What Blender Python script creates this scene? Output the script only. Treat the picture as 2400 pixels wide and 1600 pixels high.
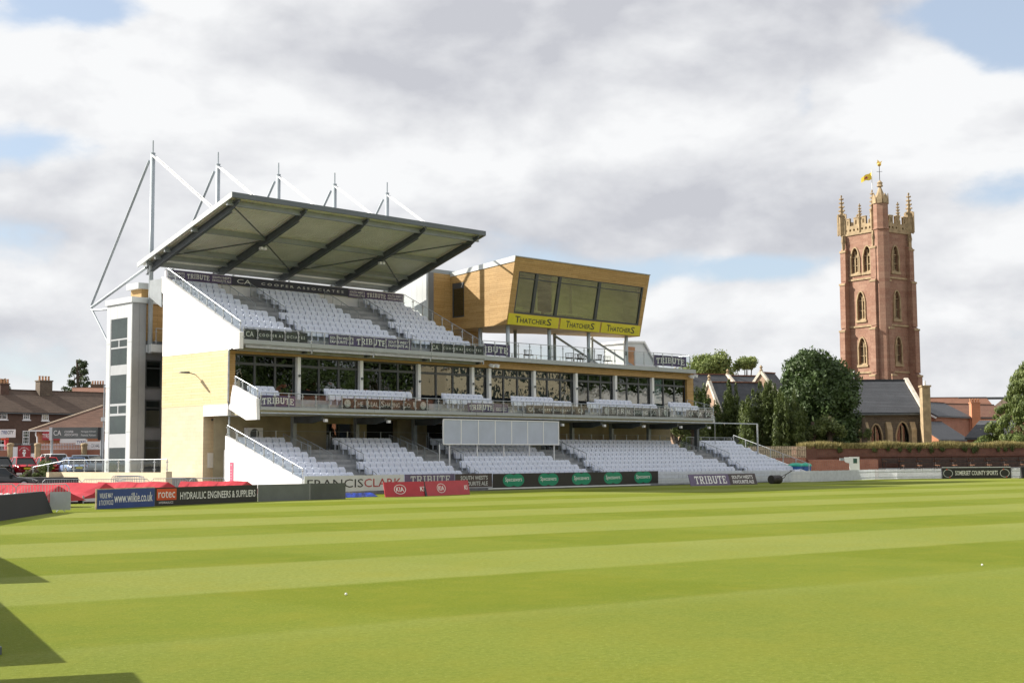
import bpy, math, random
import numpy as np
from mathutils import Vector, Matrix
from mathutils.geometry import tessellate_polygon
random.seed(7); np.random.seed(7)
R_ = math.radians
scene = bpy.context.scene
for o in list(bpy.data.objects): bpy.data.objects.remove(o)
COL = scene.collection

# ------------------------------------------------------------------ camera
# world x runs along the stand, y away from the field, z up from the turf
CAM = Vector((-48.006, -64.221, 2.034)); F_PX = 3214.58; PITCH = 0.085361; ROLL = -0.00681; TH = 0.784165
FWD = Vector((math.cos(TH), math.sin(TH), 0)); RGT = Vector((math.sin(TH), -math.cos(TH), 0)); UPV = Vector((0, 0, 1))
cd = bpy.data.cameras.new('camera'); cd.sensor_width = 36; cd.lens = F_PX / 2400 * 36; cd.clip_end = 5000; cd.clip_start = .1
cam = bpy.data.objects.new('camera', cd); COL.objects.link(cam); scene.camera = cam
_f = FWD * math.cos(PITCH) + UPV * math.sin(PITCH); _u = -FWD * math.sin(PITCH) + UPV * math.cos(PITCH)
_r = RGT * math.cos(ROLL) + _u * math.sin(ROLL); _u2 = -RGT * math.sin(ROLL) + _u * math.cos(ROLL)
m = Matrix((_r, _u2, -_f)).transposed().to_4x4(); m.translation = CAM; cam.matrix_world = m

def ray(x, y):
    dx, dy = x - 1200, y - 800; c, s = math.cos(ROLL), math.sin(ROLL)
    a = (dx * c + dy * s) / F_PX; b = -(-dx * s + dy * c) / F_PX
    return RGT * a + _f + _u * b
def pz(x, y, z=0.0): d = ray(x, y); return CAM + d * ((z - CAM.z) / d.z)
def pu(x, y, u): d = ray(x, y); return CAM + d * ((u - CAM.x) / d.x)
def pv(x, y, v): d = ray(x, y); return CAM + d * ((v - CAM.y) / d.y)
def px(x, y, Z): d = ray(x, y); return CAM + d * (Z / d.dot(FWD))
def ph(x, y, Z, z): p = px(x, y, Z); return Vector((p.x, p.y, z))
def cw(X, Z, z=0.0): p = CAM + RGT * X + FWD * Z; return Vector((p.x, p.y, z))

# ------------------------------------------------------------------ sun, sky, exposure
SUN = Vector((-.92, 1.29, 1.0)).normalized()
SUN_EL = math.asin(SUN.z)
sl = bpy.data.lights.new('sun', 'SUN'); sl.energy = 5.0; sl.angle = R_(.55); sl.color = (1, .93, .82)
so = bpy.data.objects.new('sun', sl); COL.objects.link(so); so.rotation_euler = (-SUN).to_track_quat('-Z', 'Y').to_euler()
vs = scene.view_settings; vs.view_transform = 'Standard'; vs.look = 'None'; vs.exposure = 0.8; vs.gamma = 1; vs.use_curve_mapping = False

class NT:
    def __init__(s, tree): s.t = tree; s.n = tree.nodes; s.l = tree.links
    def new(s, kind, **k):
        nd = s.n.new(kind)
        for a, b in k.items(): setattr(nd, a, b)
        return nd
    def val(s, nd, i, v):
        if hasattr(v, 'is_linked') or hasattr(v, 'links'): s.l.new(v, nd.inputs[i])
        else: nd.inputs[i].default_value = v
    def math(s, op, a, b=0.0, c=0.0, clamp=False):
        nd = s.new('ShaderNodeMath', operation=op, use_clamp=clamp)
        for i, v in enumerate((a, b, c)): s.val(nd, i, v)
        return nd.outputs[0]
    def vmath(s, op, a, b=(0, 0, 0)):
        nd = s.new('ShaderNodeVectorMath', operation=op); s.val(nd, 0, a); s.val(nd, 1, b)
        return nd.outputs[1] if op in ('DOT_PRODUCT', 'LENGTH', 'DISTANCE') else nd.outputs[0]
    def noise(s, vec, scale, detail=4, rough=.55, dist=0.0):
        nd = s.new('ShaderNodeTexNoise'); s.l.new(vec, nd.inputs['Vector'])
        nd.inputs['Scale'].default_value = scale; nd.inputs['Detail'].default_value = detail
        nd.inputs['Roughness'].default_value = rough; nd.inputs['Distortion'].default_value = dist
        return nd.outputs[0]
    def ramp(s, f, a, b, smooth=True):
        nd = s.new('ShaderNodeMapRange'); nd.interpolation_type = 'SMOOTHSTEP' if smooth else 'LINEAR'
        s.val(nd, 0, f); nd.inputs[1].default_value = a; nd.inputs[2].default_value = b; return nd.outputs[0]
    def mix(s, f, a, b, blend='MIX'):
        nd = s.new('ShaderNodeMix', data_type='RGBA', blend_type=blend)
        s.val(nd, 0, f)
        for i, v in ((6, a), (7, b)): s.val(nd, i, v if not isinstance(v, tuple) else tuple(v)[:3] + (1,))
        return nd.outputs[2]

def build_world():
    w = bpy.data.worlds.new('World'); scene.world = w; w.use_nodes = True
    t = NT(w.node_tree); t.n.clear()
    out = t.new('ShaderNodeOutputWorld'); bg = t.new('ShaderNodeBackground'); t.l.new(bg.outputs[0], out.inputs[0])
    sky = t.new('ShaderNodeTexSky', sky_type='NISHITA'); sky.sun_disc = False
    sky.sun_elevation = SUN_EL; sky.sun_rotation = math.atan2(SUN.x, SUN.y); sky.air_density = 1.0; sky.dust_density = .6; sky.ozone_density = 1.2
    tc = t.new('ShaderNodeTexCoord'); d = tc.outputs['Generated']
    # picture-plane directions only serve to place the cloud banks: a = to the right, h = upwards
    a = t.vmath('DOT_PRODUCT', d, tuple(RGT)); fz = t.vmath('DOT_PRODUCT', d, tuple(FWD))
    sx = t.new('ShaderNodeSeparateXYZ'); t.l.new(d, sx.inputs[0]); z = sx.outputs[2]
    st = t.new('ShaderNodeMapping'); t.l.new(d, st.inputs[0]); st.inputs['Scale'].default_value = (1, 1, 1.9); st.inputs['Location'].default_value = (3.17, 1.4, .35)
    v = st.outputs[0]; wv = t.vmath('ADD', v, t.vmath('SCALE', v, (0, 0, 0)))
    n1 = t.noise(v, 6.0, 8, .50, .12); n2 = t.noise(v, 2.6, 3, .5, .2)
    n3 = t.noise(t.vmath('ADD', v, (.010 * SUN.x, .010 * SUN.y, .028)), 6.0, 8, .50, .12)
    n4 = t.noise(v, 22, 6, .6, .2)
    den = t.math('ADD', t.math('ADD', t.math('MULTIPLY', n1, .95), t.math('MULTIPLY', n2, .25)), t.math('MULTIPLY', t.math('SUBTRACT', n4, .5), .22)); den = t.math('SUBTRACT', den, .08)
    def blob(X, Y, rx, ry, amt):
        # X,Y in photo pixels -> direction
        q = ray(X, Y).normalized(); aa, hh = q.dot(RGT), q.z
        e = t.math('ADD', t.math('POWER', t.math('DIVIDE', t.math('SUBTRACT', a, aa), rx), 2.0), t.math('POWER', t.math('DIVIDE', t.math('SUBTRACT', z, hh), ry), 2.0))
        g = t.math('POWER', 2.718, t.math('MULTIPLY', e, -1.0))
        return t.math('MULTIPLY', t.math('MULTIPLY', g, amt), t.math('GREATER_THAN', fz, 0.0))
    for b in BLOBS: den = t.math('ADD', den, blob(*b))
    cov = t.ramp(den, .27, .47)
    lit = t.math('SUBTRACT', n1, n3)
    sh = t.math('ADD', t.math('ADD', t.math('MULTIPLY', lit, 3.0), .70), t.math('ADD', t.math('MULTIPLY', t.math('SUBTRACT', n1, .5), 1.15), t.math('MULTIPLY', t.math('SUBTRACT', n4, .5), .35)))
    for b in DARKS: sh = t.math('ADD', sh, blob(*b))
    ccol = t.mix(t.math('ADD', sh, 0.0, 0.0, True), (.340, .347, .375), (.545, .550, .556))
    skyc = t.vmath('MULTIPLY', sky.outputs[0], (.085, .085, .085))
    skyc = t.mix(.50, skyc, (.42, .47, .545))
    t.l.new(t.mix(cov, skyc, ccol), bg.inputs[0]); bg.inputs[1].default_value = 1.0
# (photo x, photo y, half width, half height, amount): cloud (+) or clear sky (-); then dark (-) or bright (+) cloud
BLOBS = [(60, 60, .055, .035, -.36), (230, 15, .05, .016, -.26), (20, 330, .05, .020, -.36), (300, 345, .06, .012, -.14), (2370, 50, .045, .04, -.36), (2330, 440, .05, .020, -.30), (1730, 628, .08, .013, -.36), (1880, 215, .020, .03, -.26), (2250, 20, .04, .015, -.2),
         (900, 380, .25, .10, .12), (1500, 150, .28, .10, .16), (500, 200, .14, .05, .13), (2150, 250, .045, .05, .18), (2300, 700, .08, .06, .1), (60, 560, .05, .04, -.08), (100, 170, .05, .02, .08)]
DARKS = [(1330, 20, .19, .05, -.75), (1000, 150, .10, .03, -.25), (1750, 120, .11, .03, -.30), (1930, 520, .09, .03, -.62), (1500, 560, .10, .025, -.45), (1650, 430, .09, .03, -.25), (560, 330, .14, .05, .25), (330, 130, .08, .045, .30), (2140, 220, .05, .05, .40), (1620, 280, .06, .022, .45), (330, 560, .07, .04, -.22),
         (1200, 330, .10, .03, .22), (2320, 620, .05, .05, .25), (700, 200, .07, .03, .2), (1050, 500, .06, .03, .1), (90, 560, .05, .05, -.2)]
build_world()

# ------------------------------------------------------------------ materials
MATS = {}
def newmat(name):
    m = bpy.data.materials.new(name); m.use_nodes = True; t = NT(m.node_tree); t.n.clear()
    out = t.new('ShaderNodeOutputMaterial'); p = t.new('ShaderNodeBsdfPrincipled'); t.l.new(p.outputs[0], out.inputs[0]); MATS[name] = m
    return m, t, p, out
def c4(c): return tuple(c)[:3] + (1,)
def wallvec(t):
    g = t.new('ShaderNodeNewGeometry'); s = t.new('ShaderNodeSeparateXYZ'); t.l.new(g.outputs['Position'], s.inputs[0])
    cx = t.new('ShaderNodeCombineXYZ'); t.l.new(t.math('ADD', s.outputs[0], s.outputs[1]), cx.inputs[0]); t.l.new(s.outputs[2], cx.inputs[1])
    return g.outputs['Position'], cx.outputs[0], s
def plain(name, col, rough=.6, var=.12, scale=1.5, bump=0., metal=0., bscale=None, island=0., spec=.5):
    m, t, p, out = newmat(name)
    g = t.new('ShaderNodeNewGeometry'); pos = g.outputs['Position']
    n = t.noise(pos, scale, 6, .6)
    c = t.mix(t.ramp(n, .3, .7), tuple(x * (1 - var) for x in col), tuple(min(1, x * (1 + var)) for x in col))
    if island:
        c = t.mix(t.math('MULTIPLY', g.outputs['Random Per Island'], island), c, tuple(x * .45 for x in col))
    t.l.new(c, p.inputs['Base Color']); p.inputs['Roughness'].default_value = rough; p.inputs['Metallic'].default_value = metal
    p.inputs['Specular IOR Level'].default_value = spec
    if bump:
        b = t.new('ShaderNodeBump'); b.inputs['Strength'].default_value = bump; b.inputs['Distance'].default_value = .02
        t.l.new(t.noise(pos, bscale or scale * 6, 5, .6), b.inputs['Height']); t.l.new(b.outputs[0], p.inputs['Normal'])
    return m
def bricky(name, c1, c2, mortar, bw, bh, ms=.01, rough=.8, var=.25, bump=.4, offset=.5, stain=.25, bias=0.0):
    m, t, p, out = newmat(name); pos, wv, s = wallvec(t)
    b = t.new('ShaderNodeTexBrick'); t.l.new(wv, b.inputs['Vector']); b.offset = offset
    b.inputs['Color1'].default_value = c4(c1); b.inputs['Color2'].default_value = c4(c2); b.inputs['Mortar'].default_value = c4(mortar)
    b.inputs['Scale'].default_value = 1; b.inputs['Mortar Size'].default_value = ms; b.inputs['Brick Width'].default_value = bw; b.inputs['Row Height'].default_value = bh
    b.inputs['Bias'].default_value = bias
    n = t.noise(pos, .8, 6, .65); c = t.mix(t.math('MULTIPLY', t.ramp(n, .35, .75), stain), b.outputs[0], tuple(x * .45 for x in c1))
    n2 = t.noise(pos, 6, 4, .6); c = t.mix(t.math('MULTIPLY', t.ramp(n2, .4, .8), var), c, tuple(min(1, x * 1.3) for x in c2))
    t.l.new(c, p.inputs['Base Color']); p.inputs['Roughness'].default_value = rough
    bp = t.new('ShaderNodeBump'); bp.inputs['Strength'].default_value = bump; bp.inputs['Distance'].default_value = .03; bp.invert = True
    t.l.new(b.outputs['Fac'], bp.inputs['Height']); t.l.new(bp.outputs[0], p.inputs['Normal'])
    return m
def glassy(name, tint, refl, rough=.02, wave=0., body=None):
    """thin pane: clear tinted transmission plus mirror reflection"""
    m, t, p, out = newmat(name); t.n.remove(p)
    tr = t.new('ShaderNodeBsdfTransparent'); tr.inputs[0].default_value = c4(tint)
    gl = t.new('ShaderNodeBsdfGlossy'); gl.inputs['Roughness'].default_value = rough; gl.inputs[0].default_value = (.95, .97, .96, 1)
    fr = t.new('ShaderNodeLayerWeight'); f0 = ((refl - 1) / (refl + 1)) ** 2
    ff = t.math('ADD', t.math('MULTIPLY', t.math('POWER', fr.outputs['Facing'], 5.0), 1 - f0), f0)
    fr.inputs[0].default_value = .5
    mx = t.new('ShaderNodeMixShader'); t.l.new(ff, mx.inputs[0]); t.l.new(tr.outputs[0], mx.inputs[1]); t.l.new(gl.outputs[0], mx.inputs[2])
    if wave:
        g = t.new('ShaderNodeNewGeometry'); b = t.new('ShaderNodeBump'); b.inputs['Strength'].default_value = wave; b.inputs['Distance'].default_value = .05
        t.l.new(t.noise(g.outputs['Position'], 1.1, 2, .5), b.inputs['Height']); t.l.new(b.outputs[0], gl.inputs['Normal']); t.l.new(b.outputs[0], fr.inputs['Normal'])
    t.l.new(mx.outputs[0], out.inputs[0]); return m

white = plain('white_render', (.80, .80, .80), .7, .04, .6)
seatm = plain('seat_plastic', (.64, .69, .80), .38, .06, 3, island=.0)
steel = plain('galvanised_steel', (.42, .45, .48), .38, .15, 3, metal=.55)
steeld = plain('dark_steel', (.10, .115, .125), .5, .15, 2, metal=.2)
steelg = plain('painted_grey_steel', (.30, .33, .35), .45, .1, 1.2, metal=.1)
mastm = plain('mast_paint', (.40, .45, .49), .4, .08, 1.5, metal=.2)
conc = plain('concrete', (.33, .34, .35), .85, .2, 1.2, .25)
fasc = plain('fascia_panel', (.38, .41, .42), .5, .06, .7)
timber = bricky('larch_cladding', (.40, .24, .08), (.49, .31, .12), (.19, .11, .04), 2.3, .145, .008, .6, .35, .5, .37, .18)
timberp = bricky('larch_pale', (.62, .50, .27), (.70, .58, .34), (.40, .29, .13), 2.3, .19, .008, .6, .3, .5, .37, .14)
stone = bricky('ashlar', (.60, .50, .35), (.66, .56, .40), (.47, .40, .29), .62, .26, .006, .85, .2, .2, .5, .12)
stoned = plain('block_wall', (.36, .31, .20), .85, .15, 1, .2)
brick = bricky('red_brick', (.36, .12, .07), (.44, .17, .10), (.34, .25, .2), .23, .08, .012, .85, .3, .4, .5, .35)
brickd = bricky('old_brick', (.11, .06, .042), (.14, .08, .058), (.11, .085, .07), .24, .085, .012, .9, .3, .4, .5, .45)
brickw = bricky('wall_brick', (.17, .065, .045), (.21, .09, .06), (.14, .10, .085), .23, .08, .012, .9, .3, .4, .5, .5)
orangebrick = bricky('orange_brick', (.55, .19, .09), (.62, .24, .12), (.45, .3, .2), .23, .08, .012, .85, .3, .4, .5, .2)
slate = bricky('roof_slate', (.042, .046, .054), (.066, .070, .080), (.022, .022, .026), .34, .17, .012, .7, .25, .5, .5, .4)
slated = bricky('roof_slate_dark', (.05, .055, .065), (.065, .07, .08), (.03, .03, .035), .34, .17, .012, .6, .2, .4, .5, .3)
tile = bricky('clay_tile', (.20, .085, .05), (.25, .115, .07), (.10, .05, .035), .25, .2, .02, .85, .3, .5, .5, .35)
tileb = bricky('brown_tile', (.125, .062, .042), (.16, .085, .058), (.07, .04, .03), .25, .2, .02, .9, .3, .5, .5, .5)
tiled = bricky('old_tile', (.105, .07, .05), (.135, .09, .065), (.06, .045, .035), .25, .2, .02, .9, .35, .5, .5, .5)
redstone = bricky('red_sandstone', (.26, .135, .092), (.34, .205, .145), (.20, .12, .09), .95, .42, .012, .9, .55, .25, .5, .3)
tanbrick = bricky('tan_brick', (.33, .21, .145), (.40, .27, .19), (.33, .26, .2), .23, .08, .012, .85, .3, .4, .5, .25)
hamstone = plain('ham_stone', (.36, .27, .16), .85, .22, 1.6, .3)
rubble = bricky('rubble_stone', (.13, .10, .075), (.17, .135, .10), (.10, .08, .065), .5, .25, .03, .95, .4, .5, .5, .45)
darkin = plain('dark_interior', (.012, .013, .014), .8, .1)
louvre = plain('louvre', (.13, .10, .07), .8, .2)
roofsheet = plain('roof_sheet', (.80, .80, .74), .45, .06, 1, metal=.1)
cladpanel = plain('zinc_panel', (.62, .65, .66), .35, .05, .5, metal=.25)
cladgrey = plain('grey_panel', (.17, .18, .20), .5, .08, .6)
frame = plain('window_frame', (.055, .062, .068), .45, .1, 2)
glassf = glassy('facade_glass', (.20, .25, .25), 2.1, .012, .16)
glassp = glassy('press_glass', (.80, .86, .62), 2.3, .01, .03)
glassr = glassy('rail_glass', (.965, .985, .98), 1.36, .02)
glasst = glassy('tower_glass', (.45, .52, .49), 2.0, .02, .06)
screenm = plain('screen_fabric', (.47, .52, .62), .55, .06, .8)
alum = plain('white_aluminium', (.78, .79, .80), .4, .03)
navy = plain('banner_navy', (.035, .038, .06), .55, .12, 2)
charcoal = plain('banner_charcoal', (.04, .042, .048), .5, .1, 2)
purple = plain('banner_purple', (.085, .06, .15), .5, .15, 2)
purpled = plain('board_purple', (.12, .09, .17), .5, .15, 2)
blackb = plain('banner_black', (.014, .015, .016), .45, .1, 2)
brownb = plain('banner_brown', (.055, .04, .04), .5, .2, 2)
lett = plain('letter_white', (.80, .80, .78), .5, .03)
lettg = plain('letter_grey', (.55, .56, .56), .5, .05)
lettd = plain('letter_dark', (.03, .035, .035), .5, .05)
lettr = plain('letter_red', (.36, .045, .05), .5, .05)
yellow = plain('sign_yellow', (.62, .55, .03), .45, .05)
green = plain('logo_green', (.0, .24, .13), .4, .05)
redb = plain('board_red', (.42, .025, .04), .45, .08, 2)
blueb = plain('board_blue', (.02, .055, .22), .45, .08, 2)
orange = plain('logo_orange', (.62, .08, .02), .45, .05)
greyb = plain('board_grey', (.13, .145, .14), .6, .12, 1.2)
blackboard = plain('screen_black', (.012, .013, .015), .8, .15, 1.2)
tarp = plain('red_tarpaulin', (.47, .030, .045), .5, .12, 1.2, .35, bscale=2.2)
bluet = plain('blue_tarpaulin', (.02, .05, .32), .35, .2, 2, .4)
pink = plain('pink_plaque', (.58, .12, .20), .5, .05)
picket = plain('picket_white', (.60, .63, .68), .6, .08, 3)
wood = plain('bare_wood', (.42, .34, .24), .8, .25, 4)
benchm = plain('bench_wood', (.05, .035, .03), .6, .3, 4)
bencho = plain('bench_wood_sunlit', (.26, .11, .05), .6, .3, 4)  # bench wood as the sun lights it, put into the arm rest colour
gold = plain('gold_leaf', (.9, .62, .18), .25, .05, metal=.9)
flagm = plain('flag_yellow', (.82, .60, .06), .7, .05)
iron = plain('cast_iron', (.028, .024, .022), .6, .3, 4, .2)
tyre = plain('tyre_rubber', (.012, .012, .013), .8, .1)
alloy = plain('alloy_wheel', (.5, .5, .52), .3, .1, metal=.8)
binb = plain('bin_blue', (.015, .10, .34), .4, .1)
bing = plain('bin_lid_green', (.03, .42, .28), .4, .1)
asphalt = plain('asphalt', (.07, .07, .072), .9, .2, 2, .3)
earth = plain('bare_earth', (.16, .14, .10), .95, .3, .5)
cream = plain('cream_wall', (.62, .55, .40), .8, .06)
deskm = plain('press_desk', (.72, .66, .45), .6, .05)
potm = plain('clay_pot', (.48, .25, .13), .8, .2)
rattan = plain('rattan', (.09, .07, .06), .7, .2, 6)
carglass = plain('car_glass', (.02, .024, .026), .04, .1)
def paint(name, col):
    m = plain(name, col, .28, .03, .5); MATS[name].node_tree.nodes['Principled BSDF'].inputs['Coat Weight'].default_value = .6; return m

def leafmat(name, a, b, trans=.25):
    m, t, p, out = newmat(name); g = t.new('ShaderNodeNewGeometry')
    c = t.mix(g.outputs['Random Per Island'], a, b)
    n = t.noise(g.outputs['Position'], .7, 3, .5); c = t.mix(t.math('MULTIPLY', t.ramp(n, .35, .7), .4), c, tuple(x * 1.5 for x in b))
    t.l.new(c, p.inputs['Base Color']); p.inputs['Roughness'].default_value = .6
    tr = t.new('ShaderNodeBsdfTranslucent'); t.l.new(c, tr.inputs[0]); mx = t.new('ShaderNodeMixShader'); mx.inputs[0].default_value = trans
    t.l.new(p.outputs[0], mx.inputs[1]); t.l.new(tr.outputs[0], mx.inputs[2]); t.l.new(mx.outputs[0], out.inputs[0]); return m
leaf_yew = leafmat('leaf_yew', (.024, .042, .010), (.105, .140, .030))
leaf_oak = leafmat('leaf_oak', (.028, .052, .016), (.075, .120, .034))
leaf_lime = leafmat('leaf_lime', (.10, .15, .035), (.20, .24, .07))
leaf_con = leafmat('leaf_conifer', (.05, .085, .020), (.16, .20, .050))
leaf_red = leafmat('leaf_redwood', (.03, .05, .02), (.075, .105, .04))
leaf_dry = leafmat('leaf_dry_grass', (.16, .15, .06), (.36, .30, .12))
leaf_bush = leafmat('leaf_bush', (.05, .08, .02), (.14, .17, .05))
bark = plain('bark', (.10, .075, .055), .95, .3, 3, .5)

def grassmat():
    m, t, p, out = newmat('mown_turf'); g = t.new('ShaderNodeNewGeometry'); pos = g.outputs['Position']
    ang = R_(9.5); nx, ny = math.sin(ang), math.cos(ang)
    w = t.vmath('DOT_PRODUCT', pos, (nx, ny, 0))
    wob = t.math('MULTIPLY', t.math('SUBTRACT', t.noise(pos, .35, 3, .5), .5), .45)
    ph_ = t.math('ADD', w, wob)
    sq = t.math('SINE', t.math('MULTIPLY', t.math('ADD', ph_, STRIPE0), math.pi / 5.05))
    st = t.ramp(sq, -.12, .12)
    near = t.ramp(w, -57.5, -55.0); st = t.mix(near, (.45, .45, .45), st)
    # cross mowing, faint
    w2 = t.math('ADD', t.vmath('DOT_PRODUCT', pos, (1, .03, 0)), 31.2); sq2 = t.ramp(t.math('SINE', t.math('MULTIPLY', w2, math.pi / 6.5)), -.15, .15)
    patch = t.ramp(t.noise(pos, .18, 4, .6), .3, .7)
    dark = t.mix(patch, (.122, .160, .009), (.148, .180, .012)); light = t.mix(patch, (.205, .234, .054), (.235, .258, .064))
    c = t.mix(st, dark, light); c = t.mix(t.math('MULTIPLY', sq2, .30), c, (.185, .225, .036))
    n1 = t.ramp(t.noise(pos, 9, 6, .7), .3, .72); c = t.mix(t.math('MULTIPLY', n1, .42), c, (.095, .13, .010))
    n2 = t.ramp(t.noise(pos, 45, 4, .75), .52, .78); c = t.mix(t.math('MULTIPLY', n2, .5), c, (.36, .38, .09))
    n5 = t.ramp(t.noise(pos, 15, 2, .5), .38, .66); c = t.mix(t.math('MULTIPLY', n5, .26), c, (.085, .12, .008))
    n6 = t.ramp(t.noise(pos, 24, 2, .5), .60, .72); c = t.mix(t.math('MULTIPLY', n6, .40), c, (.34, .37, .11))
    n7 = t.ramp(t.noise(pos, .55, 5, .65), .40, .75); c = t.mix(t.math('MULTIPLY', n7, .30), c, (.21, .205, .022))
    n3 = t.ramp(t.noise(pos, 1.6, 5, .6), .45, .8); c = t.mix(t.math('MULTIPLY', n3, .25), c, (.235, .22, .03))
    t.l.new(c, p.inputs['Base Color']); p.inputs['Roughness'].default_value = .75; p.inputs['Specular IOR Level'].default_value = .06
    pass
    b = t.new('ShaderNodeBump'); b.inputs['Strength'].default_value = .55; b.inputs['Distance'].default_value = .03
    t.l.new(t.noise(pos, 38, 6, .8), b.inputs['Height']); t.l.new(b.outputs[0], p.inputs['Normal'])
    return m
STRIPE0 = 51.1
grass = grassmat()

# ------------------------------------------------------------------ object helpers
WL = {}
def wloc(o): return WL.get(o.name, Vector((0, 0, 0))) if o else Vector((0, 0, 0))
def link(name, data, parent=None, loc=(0, 0, 0), mat=None):
    o = bpy.data.objects.new(name, data); COL.objects.link(o); loc = Vector(loc); WL[o.name] = loc
    if parent: o.parent = parent; o.location = loc - wloc(parent)
    else: o.location = loc
    if mat and data and not data.materials: data.materials.append(mat)
    return o
def tag(o, label, cat, group=None, kind=None):
    if label: o['label'] = label
    if cat: o['category'] = cat
    if group: o['group'] = group
    if kind: o['kind'] = kind
    return o
def thing(name, label, cat, loc=(0, 0, 0), group=None): return tag(link(name, None, None, loc), label, cat, group)
def struct(name, mesh, mat): o = link(name, mesh, None, (0, 0, 0), mat); o['kind'] = 'structure'; return o

class MB:
    def __init__(s): s.v = []; s.f = []
    def add(s, vs, fs):
        k = len(s.v); s.v += [tuple(v) for v in vs]; s.f += [tuple(i + k for i in f) for f in fs]; return s
    def box(s, x0, x1, y0, y1, z0, z1):
        return s.hexa([(x0, y0, z0), (x1, y0, z0), (x1, y1, z0), (x0, y1, z0), (x0, y0, z1), (x1, y0, z1), (x1, y1, z1), (x0, y1, z1)])
    def hexa(s, p): return s.add(p, [(3, 2, 1, 0), (4, 5, 6, 7), (0, 1, 5, 4), (1, 2, 6, 5), (2, 3, 7, 6), (3, 0, 4, 7)])
    def obox(s, c, R, L, hw, hl, z0, z1):
        """box centred at c with half width hw along R, half length hl along L"""
        c = Vector(c); R = Vector(R); L = Vector(L); q = [c - R * hw - L * hl, c + R * hw - L * hl, c + R * hw + L * hl, c - R * hw + L * hl]
        return s.hexa([(p.x, p.y, z0) for p in q] + [(p.x, p.y, z1) for p in q])
    def quad(s, *p): return s.add(p, [tuple(range(len(p)))])
    def prism(s, pts, ext):
        pts = [Vector(p) for p in pts]; e = Vector(ext); n = len(pts)
        return s.add(pts + [p + e for p in pts], [tuple(range(n))[::-1], tuple(range(n, 2 * n))] + [(i, (i + 1) % n, n + (i + 1) % n, n + i) for i in range(n)])
    def tube(s, p, q, r, r2=None, n=8):
        p, q = Vector(p), Vector(q); r2 = r if r2 is None else r2; d = (q - p).normalized()
        a = d.orthogonal().normalized(); b = d.cross(a); vs = []
        for c, rr in ((p, r), (q, r2)):
            for i in range(n): t = 2 * math.pi * i / n; vs.append(c + a * math.cos(t) * rr + b * math.sin(t) * rr)
        return s.add(vs, [(i, (i + 1) % n, n + (i + 1) % n, n + i) for i in range(n)] + [tuple(range(n))[::-1], tuple(range(n, 2 * n))])
    def path(s, pts, r, n=6):
        for a, b in zip(pts, pts[1:]): s.tube(a, b, r, None, n)
        return s
    def bar(s, p, q, w, h, up=(0, 0, 1)):
        p, q = Vector(p), Vector(q); d = (q - p).normalized(); r = d.cross(Vector(up)).normalized() * w / 2; u = r.cross(d).normalized() * h / 2
        return s.hexa([p - r - u, q - r - u, q + r - u, p + r - u, p - r + u, q - r + u, q + r + u, p + r + u])
    def lathe(s, prof, c=(0, 0, 0), n=12):
        c = Vector(c); vs = []; fs = []
        for r, z in prof:
            for i in range(n): t = 2 * math.pi * i / n; vs.append((c.x + r * math.cos(t), c.y + r * math.sin(t), c.z + z))
        for k in range(len(prof) - 1):
            for i in range(n): fs.append((k * n + i, k * n + (i + 1) % n, (k + 1) * n + (i + 1) % n, (k + 1) * n + i))
        fs.append(tuple(range(n))[::-1]); fs.append(tuple(range((len(prof) - 1) * n, len(prof) * n)))
        return s.add(vs, fs)
    def sphere(s, c, r, n=8, sq=1.0):
        return s.lathe([(max(.001, r * math.sin(math.pi * i / n)), -r * sq * math.cos(math.pi * i / n)) for i in range(n + 1)], c, n + 2)
    def holes(s, O, R, U, outer, holes, depth):
        """wall sheet with openings; depth = vector of the reveals"""
        O, R, U, D = Vector(O), Vector(R), Vector(U), Vector(depth)
        P = lambda q: O + R * q[0] + U * q[1]
        polys = [outer] + holes; tri = tessellate_polygon([[Vector((q[0], q[1], 0)) for q in pl] for pl in polys])
        s.add([P(q) for pl in polys for q in pl], [tuple(t) for t in tri])
        for h in holes:
            n = len(h); s.add([P(q) for q in h] + [P(q) + D for q in h], [(i, (i + 1) % n, n + (i + 1) % n, n + i) for i in range(n)])
        return s
    def mesh(s, name, smooth=False):
        me = bpy.data.meshes.new(name); me.from_pydata(s.v, [], s.f); me.update()
        if smooth: me.polygons.foreach_set('use_smooth', [True] * len(me.polygons))
        return me
    def build(s, name, mat, parent=None, smooth=False): return link(name, s.mesh(name, smooth), parent, (0, 0, 0) if not parent else (0, 0, 0), mat)
    def solo(s, name, mat, label, cat, group=None, smooth=False):
        return tag(s.build(name, mat, None, smooth), label, cat, group)

# ------------------------------------------------------------------ lettering
_tc = {}
def textmesh(txt, bold=0.0, shear=0.0):
    k = (txt, bold, shear)
    if k in _tc: return _tc[k]
    cu = bpy.data.curves.new('t', 'FONT'); cu.body = txt; cu.resolution_u = 2; cu.offset = bold; cu.shear = shear; cu.size = 1
    o = bpy.data.objects.new('t', cu); COL.objects.link(o); dg = bpy.context.evaluated_depsgraph_get(); dg.update()
    me = bpy.data.meshes.new_from_object(o.evaluated_get(dg)); v = [tuple(a.co) for a in me.vertices]; f = [tuple(p.vertices) for p in me.polygons]
    bpy.data.objects.remove(o); bpy.data.curves.remove(cu); bpy.data.meshes.remove(me)
    x0 = min(a[0] for a in v); x1 = max(a[0] for a in v); y0 = min(a[1] for a in v); y1 = max(a[1] for a in v)
    v = [((a[0] - x0) / (x1 - x0), (a[1] - y0) / (y1 - y0)) for a in v]; _tc[k] = (v, f); return _tc[k]
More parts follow.
